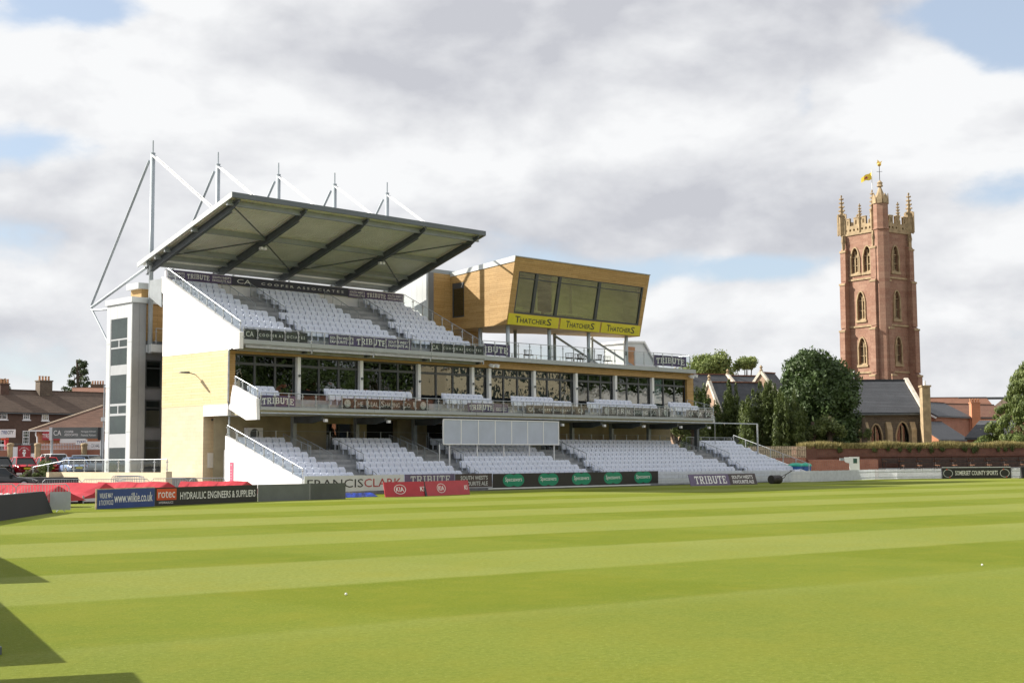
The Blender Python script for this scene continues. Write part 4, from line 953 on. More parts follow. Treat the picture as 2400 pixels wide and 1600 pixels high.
# ---- red pitch covers
def cover(lab, apx, apy, Z, left_px, hw=1.5, zr_=1.07, tailz=.28, txt=None):
    ap = px(apx, apy, Z); zr_ = ap.z; XL = (left_px - 1200) / F_PX * Z; XA = (apx - 1200) / F_PX * Z
    root = thing('pitch_cover', lab, 'pitch cover', cw((XL + XA) / 2, Z, 0)); n = 14; vs = []; fs = []
    for i in range(n + 1):
        t = i / n; X = XL + (XA - XL) * t; sag = .07 * math.sin(t * math.pi * 2.5) ** 2; sk = .75 * t ** 3
        ridge = cw(X, Z, zr_ - sag * .5); f1 = cw(X - sk * .5, Z - hw * .5, (zr_ + tailz) / 2 - .09 - sag + .03 * math.sin(i * 2.1)); f2 = cw(X - sk, Z - hw, tailz + .05 * math.sin(i * 1.7))
        b1 = cw(X + sk * .5, Z + hw * .5, (zr_ + tailz) / 2 - .06); b2 = cw(X + sk, Z + hw, tailz)
        vs += [f2, f1, ridge, b1, b2]
    for i in range(n):
        for k in range(4): fs.append((i * 5 + k, (i + 1) * 5 + k, (i + 1) * 5 + k + 1, i * 5 + k + 1))
    k = n * 5; fs.append((k, k + 1, k + 2, k + 3, k + 4)); fs.append((4, 3, 2, 1, 0))
    mb = MB().add(vs, fs); mb.build('tarpaulin', tarp, root)
    mb = MB()
    for t in (.15, .55, .92):
        X = XL + (XA - XL) * t
        for s in (-hw + .2, hw - .2): p = cw(X, Z + s, 0); mb.tube(p, p + UZ * (tailz + .1), .04); 
        mb.bar(cw(X, Z - hw + .1, tailz - .03), cw(X, Z + hw - .1, tailz - .03), .05, .05)
    mb.build('support_frame', steelg, root)
    for t in (.12, .9):
        c = cw(XL + (XA - XL) * t, Z - hw + .3, .12); MB().tube(c - FWD * .05, c + FWD * .05, .12, None, 12).build('wheel', tyre, root)
    if txt:
        i0 = txt; Rv = RGT; Xm = XL + (XA - XL) * i0[0]; O = cw(Xm, Z - hw * .78, tailz + (zr_ - tailz) * .2 + .02); Uv = (cw(0, Z, zr_) - cw(0, Z - hw, tailz)).normalized()
        letters(MB(), 'rotec', O, Rv, Uv, i0[1], .55, .006, lift=.05).build('lettering', lett, root)
    return root
cover('red pitch cover tent nearest the black sight screen', 141, 1136, 61.9, -140, 1.6, txt=(.55, 1.6))
cover('red pitch cover tent second from the left, pointed above the gap in the boards', 250, 1129.7, 69.2, -120, 1.7)
cover('red pitch cover tent behind the blue web address board', 396, 1127.6, 70.7, 232, 1.7, txt=(.35, 1.7))
cover('red pitch cover tent farthest right below the stone wall', 581, 1126, 72.2, 425, 1.7, txt=(.2, 1.7))
# blue tarpaulin heap
mb = MB(); rng = random.Random(3); nx, ny = 12, 5; a = Vector((-1.9, -4.9, .0)); vs = []
for i in range(nx):
    for j in range(ny):
        ed = min(i, nx - 1 - i, j * 1.5, (ny - 1 - j) * 1.5); h = 0.01 if ed <= 0 else .10 + .16 * rng.random()
        vs.append((a.x + i * .26, a.y + j * .22 + .1 * math.sin(i), h))
mb.add(vs, [(i * ny + j, (i + 1) * ny + j, (i + 1) * ny + j + 1, i * ny + j + 1) for i in range(nx - 1) for j in range(ny - 1)])
mb.solo('tarpaulin', bluet, 'crumpled blue tarpaulin on the grass between grey and red boards', 'tarpaulin')
# heavy roller
rc = pz(1817, 1133); rr = .33; root = thing('heavy_roller', 'black cast iron cricket roller with long handle beside the picket fence', 'roller', rc)
ax = (RGT * .75 + FWD * .66).normalized(); fw = (RGT * .66 - FWD * .75).normalized(); fw = (RGT * .9 - FWD * .45).normalized()
for s in (-.26, .26): MB().tube(rc + UZ * rr + ax * (s - .25), rc + UZ * rr + ax * (s + .25), rr, None, 24).build('drum', iron, root, False)
mb = MB(); h0 = rc + UZ * rr
for s in (-.54, .54): mb.path([h0 + ax * s, h0 + ax * s * .6 + fw * .5 + UZ * .12, h0 + fw * .9 + UZ * .42], .025, 6)
mb.path([h0 + fw * .85 + UZ * .38, h0 + fw * 1.35 + UZ * .68], .03, 6); mb.tube(h0 + fw * 1.35 + UZ * .68 - ax * .3, h0 + fw * 1.35 + UZ * .68 + ax * .3, .025); mb.build('handle', iron, root)
# cricket balls / scraps on the turf are only specks in the photograph; two white specks
for q, lab in (((811, 1394), 'tiny white scrap on the near grass left of centre'), ((2302, 1325), 'tiny white scrap on the grass at the right')):
    c = pz(*q); MB().sphere((c.x, c.y, .018), .02, 6).solo('litter', lett, lab, 'litter')
# ================================================================== TREES AND PLANTS
def leafcloud(rng, clumps, n, size, flat=.35, vert=0.0, shell=.55):
    """n leaf quads spread over ellipsoid clumps [(centre, radii, weight)]"""
    w = np.array([c[2] for c in clumps], float); w /= w.sum(); idx = rng.choice(len(clumps), n, p=w)
    C = np.array([tuple(c[0]) for c in clumps])[idx]; Rr = np.array([tuple(c[1]) for c in clumps])[idx]
    d = rng.normal(size=(n, 3)); d /= np.linalg.norm(d, axis=1)[:, None]
    r = shell + (1 - shell) * rng.random(n) ** .6; r *= 1 + .10 * rng.normal(size=n)
    P = C + d * Rr * r[:, None]
    nrm = d + (.45 if vert else .75) * rng.normal(size=(n, 3)); nrm /= np.linalg.norm(nrm, axis=1)[:, None]
    t = np.cross(nrm, rng.normal(size=(n, 3))); t /= np.linalg.norm(t, axis=1)[:, None]; b = np.cross(nrm, t)
    if vert:
        z = np.array([0, 0, 1.0]) + .35 * rng.normal(size=(n, 3)); t = z - (z * nrm).sum(1)[:, None] * nrm; t /= np.linalg.norm(t, axis=1)[:, None] + 1e-9; b = np.cross(nrm, t)
    s = size * (.6 + .8 * rng.random(n)); a = t * s[:, None]; c = b * (s * (.55 if not vert else .38))[:, None]
    V = np.stack([P - a, P - c * .9 + a * .1, P + a, P + c * .9 + a * .1], 1).reshape(-1, 3)
    me = bpy.data.meshes.new('crown'); me.vertices.add(4 * n); me.vertices.foreach_set('co', V.astype(np.float32).ravel())
    me.loops.add(4 * n); me.loops.foreach_set('vertex_index', np.arange(4 * n, dtype=np.int32)); me.polygons.add(n)
    me.polygons.foreach_set('loop_start', np.arange(0, 4 * n, 4, dtype=np.int32)); me.polygons.foreach_set('loop_total', np.full(n, 4, dtype=np.int32)); me.update(); me.validate()
    return me
def tree(name, label, base, H, clumps, n, size, mat, trunk_r=.3, seed=1, cat='tree', core=0.0, vert=0.0, shell=.55, limbs=8, th=.55):
    rng = np.random.default_rng(seed); base = Vector(base); root = thing(name, label, cat, base)
    mb = MB(); p = base.copy(); r = trunk_r; top = base + UZ * H * th
    for k in range(4):
        q = base + (top - base) * ((k + 1) / 4) + Vector((rng.normal() * .06 * H * .1, rng.normal() * .06 * H * .1, 0)); mb.tube(p, q, r, r * .82, 8); p = q; r *= .82
    big = sorted(clumps, key=lambda c: -c[2])[:limbs]
    for c in big: mb.tube(base + (top - base) * (.35 + .5 * rng.random()), Vector(c[0]), trunk_r * .4, trunk_r * .1, 6)
    mb.build('trunk', bark, root)
    link('crown', leafcloud(rng, clumps, n, size, vert=vert, shell=shell), root, (0, 0, 0), mat)
    return root
def clump_crown(rng, c, R, n, rmin, rmax, zsq=1.0, top=1.0):
    """random clumps over an ellipsoid surface -> lumpy crown"""
    out = []
    for k in range(n):
        d = rng.normal(size=3); d /= np.linalg.norm(d); d[2] = d[2] if d[2] > -.55 else -d[2] * .5
        f = .72 + .28 * rng.random(); q = (c[0] + d[0] * R[0] * f, c[1] + d[1] * R[1] * f, c[2] + d[2] * R[2] * f); s = rmin + (rmax - rmin) * rng.random()
        out.append((q, (s, s, s * zsq), s * s))
    return out
def zat(y, x, Z): return px(x, y, Z).z
# broad dark evergreen in front of the church
Z = 137; c = px(1912, 930, Z); rng = np.random.default_rng(4); top = zat(818, 1900, Z)
cl = clump_crown(rng, (c.x, c.y, 6.4), (3.9, 3.9, 5.8), 90, .75, 1.5) + clump_crown(rng, tuple(cw((1898 - 1200) / F_PX * Z, Z, 9.2)), (2.7, 2.7, top - 9.6), 45, .6, 1.1) + [((c.x, c.y, 5.2), (3.5, 3.5, 5.0), 40)] + clump_crown(rng, (c.x, c.y, 3.0), (4.3, 4.3, 3.0), 40, .7, 1.3)
tree('evergreen_oak', 'tall rounded dark evergreen tree in front of the church tower', (c.x, c.y, .2), 9, cl, 80000, .19, leaf_oak, .45, 4)
# clipped yews with drooping plumes
def yew(label, xc, Z, xw, ytop, seed, n=26000, dz=.2, nplume=70):
    rng = np.random.default_rng(seed); c = px(xc, 1000, Z); R = xw / F_PX * Z; zt = zat(ytop, xc, Z); cl = []
    for k in range(nplume):
        a = rng.random() * 2 * math.pi; r = R * (.45 + .55 * rng.random() ** .5 if k % 4 else .4 * rng.random()); h = zt * (1 - .36 * (r / R) ** 2.4) * (.90 + .12 * rng.random())
        x, y = c.x + r * math.cos(a), c.y + r * math.sin(a); s0 = .30 + .16 * rng.random(); zlow = .2 if r > .75 * R else h * .4
        m = max(3, int((h - zlow) / .8))
        for j in range(m):
            f = j / (m - 1); zz = h - .4 - (h - zlow - .4) * f; s = s0 * (.55 + .75 * min(1, f * 2.2)); cl.append(((x + .08 * rng.normal(), y + .08 * rng.normal(), zz), (s, s, .62), s))
    cl.append(((c.x, c.y, zt * .42), (R * .62, R * .62, zt * .40), 2.0))
    return tree('yew_tree', label, (c.x, c.y, dz), zt, cl, n, .13, leaf_yew, .4, seed, vert=.55, shell=.6)
yew('broad yew with drooping plumes left of the dark evergreen', 1808, 131, 82, 893, 11, 90000, nplume=64)
yew('tall shaded yew right behind the end of the stand', 1636, 134, 52, 893, 12, 44000, nplume=34)
yew('shaded yew between the stand end and the church hall gable', 1712, 135, 40, 895, 13, 36000, nplume=26)
# pale trees behind the church
def roundtree(name, label, xc, yc, Z, rx, rz_, seed, n, mat, size, nb=26, zb=0.0, rmin=.8, rmax=1.8):
    rng = np.random.default_rng(seed); c = px(xc, yc, Z); cl = clump_crown(rng, tuple(c), (rx, rx, rz_), nb, rmin, rmax)
    return tree(name, label, (c.x, c.y, zb), c.z + rz_ * .3, cl, n, size, mat, .35, seed, shell=.25, th=.8)
roundtree('lime_tree', 'pale green leafy tree behind the church hall roof', 1662, 868, 215, 3.6, 2.2, 21, 9000, leaf_lime, .24, 30)
roundtree('lime_tree', 'small sparse pale tree beside the church hall gable', 1748, 862, 215, 1.6, 1.9, 22, 2600, leaf_lime, .22, 14, rmin=.5, rmax=1.0)
# conifer at the right edge
Z = 139; rng = np.random.default_rng(31); cl = []
for k in range(260):
    h = rng.random() ** 1.15; zz = 1.8 + 11.2 * h; rad = 7.9 * (1 - h) ** 1.05 + .15; a = rng.random() * 2 * math.pi; f = .62 + .38 * rng.random() ** .5
    q = cw((2462 - 1200) / F_PX * Z + rad * f * math.cos(a), Z + 3 + rad * f * math.sin(a) * .8, zz + .25 * rng.normal()); s = .28 + .34 * rng.random()
    cl.append((tuple(q), (s * 1.2, s * 1.2, s), s * s))
cl.append((tuple(cw((2462 - 1200) / F_PX * Z, Z + 3, 4.0)), (5.0, 5.0, 4.0), 3.0))
tree('conifer_tree', 'spreading green conifer cut off by the right edge', cw((2452 - 1200) / F_PX * Z, Z + 3, .1), 9, cl, 95000, .16, leaf_con, .4, 31, shell=.3, vert=.3)
# bushes by the wall
roundtree('bush', 'leafy green bush at the foot of the dark evergreen above the wall', 1945, 1008, 131, 1.3, 1.2, 41, 4500, leaf_bush, .12, 20, 2.0, .35, .7)
roundtree('bush', 'sunlit bush left of the grass topped wall', 1905, 1022, 131, 1.0, .8, 42, 3000, leaf_bush, .11, 14, 2.0, .3, .55)
roundtree('bush', 'small bush below the stone church windows', 2026, 1020, 133, .55, .6, 43, 1600, leaf_bush, .09, 8, 2.4, .25, .4)
roundtree('bush', 'young green bush under the stand end beside the column', 1625, 1003, 122, .75, 1.1, 44, 2500, leaf_bush, .1, 12, 1.0, .3, .55)
roundtree('bush', 'rounded dark bush seen below the right end of the balcony', 1584, 992, 127, 1.9, 2.0, 47, 9000, leaf_bush, .14, 26, 0.2, .5, .9)
roundtree('bush', 'tall shrub standing between the red cars and the glass balustrade', 110, 1098, 104, .55, .85, 45, 2200, leaf_bush, .07, 12, 1.0, .2, .35)
roundtree('bush', 'low green hedge plant right of the black estate car', 78, 1118, 97, .95, .35, 46, 2200, leaf_bush, .07, 14, .9, .15, .3)
# redwood and its neighbour on the left skyline
Z = 290; rng = np.random.default_rng(51); cl = []
c0 = (180 - 1200) / F_PX * Z; zt = zat(846, 188, Z); zb = zat(930, 180, Z)
for k in range(46):
    h = rng.random() ** .8; zz = zt - (zt - zb) * h; rad = .3 + 3.5 * h ** .8 * (.4 + .6 * rng.random()); a = rng.random() * 2 * math.pi
    q = cw(c0 + (.8 - 1.0 * h) * .9 + rad * math.cos(a), Z + rad * math.sin(a), zz); s = .5 + .55 * rng.random(); cl.append((tuple(q), (s * 1.15, s, s * .7), s * s))
tree('redwood_tree', 'tall ragged redwood rising behind the terrace roofs at the left', cw(c0, Z, 1), zt * 1.0, cl, 3800, .24, leaf_red, .5, 51, shell=.2, th=.97, limbs=30)
rng = np.random.default_rng(52); cc = px(-8, 905, 230)
tree('bare_tree', 'half bare tree cut off by the left edge above the roof', (cc.x, cc.y, 1), cc.z, clump_crown(rng, tuple(cc), (2.0, 1.5, 2.2), 12, .35, .7), 900, .22, leaf_red, .3, 52, shell=.2, th=.9)

# ================================================================== HOUSES
def house(name, label, cat, O, L, D, ez, rz_, wall, roof, z0=0.0, R=UX, over=.25, gables=True, build=True):
    """O front left corner; R along the front; ridge parallel to the front"""
    O = Vector(O); R = Vector(R).normalized(); B = Vector((-R.y, R.x, 0)); root = thing(name, label, cat, (O + R * L / 2 + B * D / 2).to_tuple()[:2] + (z0,))
    P = lambda a, b, z: (O + R * a + B * b).to_tuple()[:2] + (z,)
    mb = MB(); mb.add([P(0, 0, z0), P(L, 0, z0), P(L, D, z0), P(0, D, z0), P(0, 0, ez), P(L, 0, ez), P(L, D, ez), P(0, D, ez), P(0, D / 2, rz_), P(L, D / 2, rz_)],
                      [(0, 1, 5, 4), (1, 2, 6, 9, 5), (2, 3, 7, 6), (3, 0, 4, 8, 7)])
    mb.build('wall', wall, root); sl_ = (rz_ - ez) / (D / 2); t = .12
    mb = MB()
    for s in (0, 1):
        e0, e1 = (-over, D / 2) if s == 0 else (D + over, D / 2); ze = ez - over * sl_ + .06; zr_ = rz_ + .06
        q = [P(-over * .6, e0, ze), P(L + over * .6, e0, ze), P(L + over * .6, e1, zr_), P(-over * .6, e1, zr_)]
        mb.hexa(q + [(a, b, c + t) for a, b, c in q])
    rf = mb.build('roof', roof, root); MB().bar(P(-over * .6, D / 2, rz_ + .2), P(L + over * .6, D / 2, rz_ + .2), .22, .10).build('ridge', tile if roof in (slate, slated) else tiled, rf)
    MB().bar(P(-.1, -over - .04, ez - over * sl_ + .05), P(L + .1, -over - .04, ez - over * sl_ + .05), .12, .12).build('gutter', steeld, rf)
    return root, P, rf
def chimney(parent, c, w, d, z0, z1, mat, R=UX, pots=3, cap=None):
    c = Vector(c); B = Vector((-R.y, R.x, 0)); mb = MB(); mb.obox((c.x, c.y, 0), R, B, w / 2, d / 2, z0, z1); mb.obox((c.x, c.y, 0), R, B, w / 2 + .07, d / 2 + .07, z1, z1 + .14)
    o = mb.build('chimney', mat, parent)
    for k in range(pots):
        q = c + (R * ((k - (pots - 1) / 2) * .36) if w >= d else B * ((k - (pots - 1) / 2) * .36))
        link('chimney_pot', MB().lathe([(.13, 0), (.11, .4), (.14, .45), (.13, .5)], (0, 0, 0), 8).mesh('pot'), o, (q.x, q.y, z1 + .14), potm)
    return o
def sash(parent, P, a, z, w, h, cols=3, rows=4, b=-.03):
    """white sash window set on the front face; a = left, z = sill"""
    mb = MB(); q = lambda x0, x1, y0, y1, z0, z1: mb.hexa([P(x0, y0, z0), P(x1, y0, z0), P(x1, y1, z0), P(x0, y1, z0), P(x0, y0, z1), P(x1, y0, z1), P(x1, y1, z1), P(x0, y1, z1)])
    q(a - .1, a + w + .1, b - .12, b, z - .12, z)
    for x in [a, a + w - .09] + [a + w * k / cols - .02 for k in range(1, cols)]: q(x, x + (.09 if x in (a, a + w - .09) else .04), b - .04, b, z, z + h)
    for k in range(rows + 1): zz = z + h * k / rows; t = .09 if k in (0, rows) else (.07 if k == rows // 2 else .035); q(a, a + w, b - .038, b, min(zz, z + h - t), min(zz, z + h - t) + t)
    wn = mb.build('window', alum, parent); mb = MB(); mb.hexa([P(a + .02, b - .01, z), P(a + w - .02, b - .01, z), P(a + w - .02, b, z), P(a + .02, b, z), P(a + .02, b - .01, z + h), P(a + w - .02, b - .01, z + h), P(a + w - .02, b, z + h), P(a + .02, b, z + h)])
    mb.build('pane', glasst, wn); mb = MB(); mb.hexa([P(a + .02, b + .004, z), P(a + w - .02, b + .004, z), P(a + w - .02, b + .02, z), P(a + .02, b + .02, z), P(a + .02, b + .004, z + h), P(a + w - .02, b + .004, z + h), P(a + w - .02, b + .02, z + h), P(a + .02, b + .02, z + h)])
    mb.build('dark_room', darkin, wn)
# left: brick terrace
A = px(-60, 960, 146); D = 8.0
root, P, rf = house('terrace_house', 'long dark brick terrace with mossy tiled roof behind the car park', 'house', (A.x, A.y, 0), 34, D, 7.45, 9.9, brickd, tiled, 1.0)
def alongx(xpx, y=1000):      # distance along the front for a photo column
    d = ray(xpx, y); t = (A.y - CAM.y) / d.y; return (CAM + d * t).x - A.x
zf_ = lambda xpx, ypx: (CAM + ray(xpx, ypx) * ((A.y - CAM.y) / ray(xpx, ypx).y)).z
for x0, x1, y0, y1 in ((-22, 16, 965, 982), (53, 69, 966, 983), (97, 113, 968, 985), (53, 69, 1009, 1040), (-20, 14, 1010, 1042)):
    a, b = alongx(x0), alongx(x1); sash(root, P, a, zf_(x0, y1), b - a, zf_(x0, y0) - zf_(x0, y1), 3, 4)
def onridge(xpx): d = ray(xpx, 915); t = (A.y + D / 2 - CAM.y) / d.y; return CAM + d * t
for xp, w, d in ((98, 1.5, 1.1), (2, 1.0, 1.0)):
    q = onridge(xp); chimney(rf, (q.x, q.y - .5, 0), w, d, 8.8, 11.1 if xp > 50 else 10.6, rubble if xp > 50 else brickd, UX, 4)
for xp in (60,): q = onridge(xp)
# orange gable and stone chimney behind the terrace
q = px(172, 925, 185); r2, P2, rf2 = house('brick_house', 'orange brick gabled house peeping over the terrace roof', 'house', (q.x, q.y, 0), 9, 6, zat(922, 200, 185), zat(908, 196, 185), orangebrick, tile, 1.0, R=(RGT * .9 + FWD * .3))
q = px(229, 915, 192); chimney(rf2, (q.x, q.y, 0), 1.7, 1.0, 8, zat(903, 229, 192), rubble, RGT, 5)
# tyre workshop with hipped roof
Z = 124; zg = 1.0; ez = zat(1008, 90, Z); rzz = zat(951, 200, Z + 5)
root = thing('tyre_workshop', 'low brick tyre workshop with brown hipped tile roof and red sign', 'workshop', cw(-36, Z + 4, zg))
XL, XR, DD = (86 - 1200) / F_PX * Z, -24.0, 9.0
mb = MB(); q = [cw(XL, Z, 0), cw(XR, Z + 3, 0), cw(XR, Z + 3 + DD, 0), cw(XL, Z + DD, 0)]; mb.prism([(p.x, p.y, zg - .2) for p in q], (0, 0, ez - zg + .2)); mb.build('wall', orangebrick, root)
e = [cw(XL - .5, Z - .5, ez), cw(XR, Z + 2.5, ez), cw(XR, Z + DD + 3.5, ez), cw(XL - .5, Z + DD + .5, ez)]; r0, r1 = cw(XL + 4.6, Z + DD / 2, rzz), cw(XR, Z + DD / 2 + 3, rzz + .25)
mb = MB(); mb.add([tuple(p) for p in e] + [tuple(r0), tuple(r1)], [(0, 1, 5, 4), (1, 2, 5), (2, 3, 4, 5), (3, 0, 4), (3, 2, 1, 0)]); rf = mb.build('roof', tileb, root)
mb = MB(); mb.bar(e[0], r0, .2, .12); mb.bar(r0, r1, .2, .12); mb.build('ridge_tiles', plain('mortar_ridge', (.5, .4, .3), .9, .1), rf)
mb = MB(); mb.bar(e[0] + Vector((0, 0, -.05)), e[1] + Vector((0, 0, -.05)), .12, .12); mb.build('gutter', alum, rf)
def frontpanel(parent, x0, x1, y0, y1, Z, mat, name='sign', th=.06, **kw):
    a, b = px(x0, y1, Z), px(x1, y1, Z); t = px(x0, y0, Z); o = MB().prism([a, (b.x, b.y, a.z), (b.x, b.y, t.z), (a.x, a.y, t.z)], FWD * th).build(name, mat, parent)
    return o, a, RGT, UZ, (b - a).length, t.z - a.z
s_ = frontpanel(root, 99, 140, 1011, 1031, Z - .3, redb, 'red_sign'); letters(MB(), 'TYRES', s_[1] + UZ * s_[5] * .25, RGT, UZ, s_[4] * .45, s_[5] * .5, .01).build('lettering', lett, s_[0])
s_ = frontpanel(root, 140, 200, 1028, 1038, Z - .2, alum, 'white_band')
s_ = frontpanel(root, 203, 252, 1034, 1053, Z - .4, alum, 'white_sign'); letters(MB(), 'EXHAUST', s_[1] + RGT * s_[4] * .22 + UZ * s_[5] * .25, RGT, UZ, s_[4] * .55, s_[5] * .45, .006).build('lettering', lettd, s_[0])
s_ = frontpanel(root, 177, 204, 1029, 1042, Z - .35, alum, 'blue_lettered_sign'); letters(MB(), 'TYRES', s_[1] + RGT * .1 + UZ * s_[5] * .2, RGT, UZ, s_[4] * .8, s_[5] * .55, .006).build('lettering', blueb, s_[0])
mb = MB(); mb.path([px(84, 1012, Z - .4), px(84, 1020, Z - .4), px(87, 1025, Z - .4), px(87, 1045, Z - .4)], .06); mb.build('downpipe', alum, root)
# tyre city sign
root = thing('shop_sign', 'white shop sign with blue and black lettering on a red post at the far left', 'sign', ph(5, 1045, 132, 1.0))
s_ = frontpanel(root, -14, 36, 1006, 1025, 132, alum, 'board'); letters(MB(), 'TYRE', s_[1] + RGT * s_[4] * .34 + UZ * s_[5] * .42, RGT, UZ, s_[4] * .27, s_[5] * .42, .02, shear=.2).build('lettering', blueb, s_[0]); letters(MB(), 'CITY', s_[1] + RGT * s_[4] * .62 + UZ * s_[5] * .42, RGT, UZ, s_[4] * .3, s_[5] * .42, .02, shear=.2).build('lettering', lettd, s_[0])
frontpanel(root, 2, 20, 1026, 1030, 132, orange, 'red_band'); a = px(15, 1028, 132.2); MB().box(a.x - .15, a.x + .15, a.y - .15, a.y + .15, 1.0, a.z).build('post', redb, root)
# sponsor sign on two posts
Z = 118; root = thing('sponsor_sign', 'long grey sponsor sign on two posts above the parked cars', 'sign', ph(180, 1060, Z, 1.0))
s_ = frontpanel(root, 122, 228, 1001.5, 1028, Z, greyb, 'board', .12)
for x, n in ((119, 0), (233, 1)): frontpanel(root, x - 4, x + 3, 1001, 1031, Z + .02, cladpanel if n == 0 else blackb, 'end_board')
for x in (121.5, 238): a = px(x, 1040, Z + .3); MB().tube((a.x, a.y, 1.0), (a.x, a.y, zat(1001, x, Z)), .11, None, 10).build('post', steelg, root)
w, h = s_[4], s_[5]; O = s_[1]; word(s_[0], 'CA', O, RGT, UZ, w * .03, h * .3, w * .17, h * .45, lett); word(s_[0], 'COOPER', O, RGT, UZ, w * .27, h * .52, w * .2, h * .2, lett, .01); word(s_[0], 'ASSOCIATES', O, RGT, UZ, w * .27, h * .25, w * .3, h * .2, lett, .01); word(s_[0], 'Mortgage Advisers', O, RGT, UZ, w * .64, h * .52, w * .33, h * .2, lett); word(s_[0], 'Financial Advisers', O, RGT, UZ, w * .64, h * .22, w * .33, h * .2, lett)
# lamp column
a = px(242, 1050, 112); root = thing('lamp_post', 'slim grey lamp column left of the stair tower', 'lamp post', (a.x, a.y, 1)); zt = zat(902, 242, 112)
MB().tube((a.x, a.y, 1), (a.x, a.y, zt), .07, .05, 8).build('column', steel, root); b = px(242, 982, 112); mb = MB(); mb.obox((b.x, b.y, 0), RGT, FWD, .16, .1, b.z - .16, b.z + .16); mb.build('box', alum, root)
# gate pillars, railings, crest board
Z = 121
for x, lab in ((24, 'round topped stone gate pillar left of the crest board'), (88, 'round topped stone gate pillar right of the crest board'), (197, 'round topped stone pillar near the white exhaust sign')):
    a = px(x, 1070, Z); zt = zat(1038, x, Z); root = thing('gate_pillar', lab, 'pillar', (a.x, a.y, 1))
    MB().lathe([(.26, 0), (.26, zt - 1.0 - .22)], (a.x, a.y, 1), 14).build('shaft', hamstone, root); MB().lathe([(.30, 0), (.31, .1), (.26, .2), (.02, .24)], (a.x, a.y, zt - .22), 14).build('cap', hamstone, root)
def ironrail(lab, x0, x1, y0, y1, Z, mat, sp=.14, zbase=None, r=.016):
    a, b = px(x0, y1, Z), px(x1, y1, Z); zt = px(x0, y0, Z).z; b.z = a.z; root = thing('railing', lab, 'railing', a); n = int((b - a).length / sp); mb = MB()
    mb.tube(a + UZ * .08, b + UZ * .08, .02); mb.tube((a.x, a.y, zt - .12), (b.x, b.y, zt - .12), .02); mb.build('rail', mat, root); mb = MB()
    for i in range(n + 1): p = a + (b - a) * (i / n); mb.tube(p, (p.x, p.y, zt), r, None, 4)
    o = mb.build('bars', mat, root); o['kind'] = 'stuff'; return root
ironrail('pale iron railing on the low brick wall above the white car', 93, 190, 1039, 1054, Z, picket)
ironrail('pale iron railing below the white exhaust sign', 203, 252, 1040, 1054, Z, picket)
ironrail('dark iron railing above the crest board', 30, 82, 1038, 1072, Z + 1.5, steeld)
ironrail('pale iron railing at the left edge above the brick wall', -20, 18, 1042, 1056, Z, picket)
for x0, x1, lab in ((92, 252, 'low brick street wall under the pale railing'), (-30, 20, 'low brick street wall at the left edge')):
    a, b = px(x0, 1080, Z + .05), px(x1, 1080, Z + .05); MB().prism([(a.x, a.y, .9), (b.x, b.y, .9), (b.x, b.y, zat(1055, x0, Z)), (a.x, a.y, zat(1055, x0, Z))], FWD * .25).solo('street_wall', brick, lab, 'wall')
root = thing('crest_board', 'square maroon board with white dragon crest between two gate pillars', 'sign', ph(56, 1075, Z - .6, 1.0))
s_ = frontpanel(root, 41, 71, 1044, 1075, Z - .6, plain('maroon', (.30, .02, .025), .5, .1), 'board'); O, w, h = s_[1], s_[4], s_[5]
t_ = 'SOMERSET'; mb = MB()
for k, ch in enumerate(t_):
    an = R_(150 - 120 * k / 7); c = O + RGT * (w * .5 + math.cos(an) * w * .36) + UZ * (h * .45 + math.sin(an) * h * .36); rr = RGT * math.sin(an) + UZ * -math.cos(an); uu = UZ * math.sin(an) + RGT * math.cos(an); letters(mb, ch, c - rr * w * .035, rr, uu, w * .08, h * .09, .0)
dr = [(.62, .68), (.52, .72), (.42, .68), (.38, .60), (.44, .62), (.50, .64), (.46, .56), (.38, .50), (.36, .42), (.42, .36), (.46, .26), (.40, .18), (.50, .20), (.56, .16), (.60, .24), (.56, .32), (.62, .38), (.66, .48), (.62, .54), (.54, .50), (.50, .44), (.48, .50), (.56, .58), (.64, .60)]
N_ = RGT.cross(UZ); tri = tessellate_polygon([[Vector((a, b, 0)) for a, b in dr]]); mb.add([O + RGT * w * a + UZ * h * b + N_ * .01 for a, b in dr], tri); mb.build('crest', lett, s_[0])
frontpanel(root, 30, 40.5, 1047, 1075, Z - .5, alum, 'gate_leaf'); frontpanel(root, 72, 80, 1062, 1076, Z - .5, alum, 'gate_leaf')

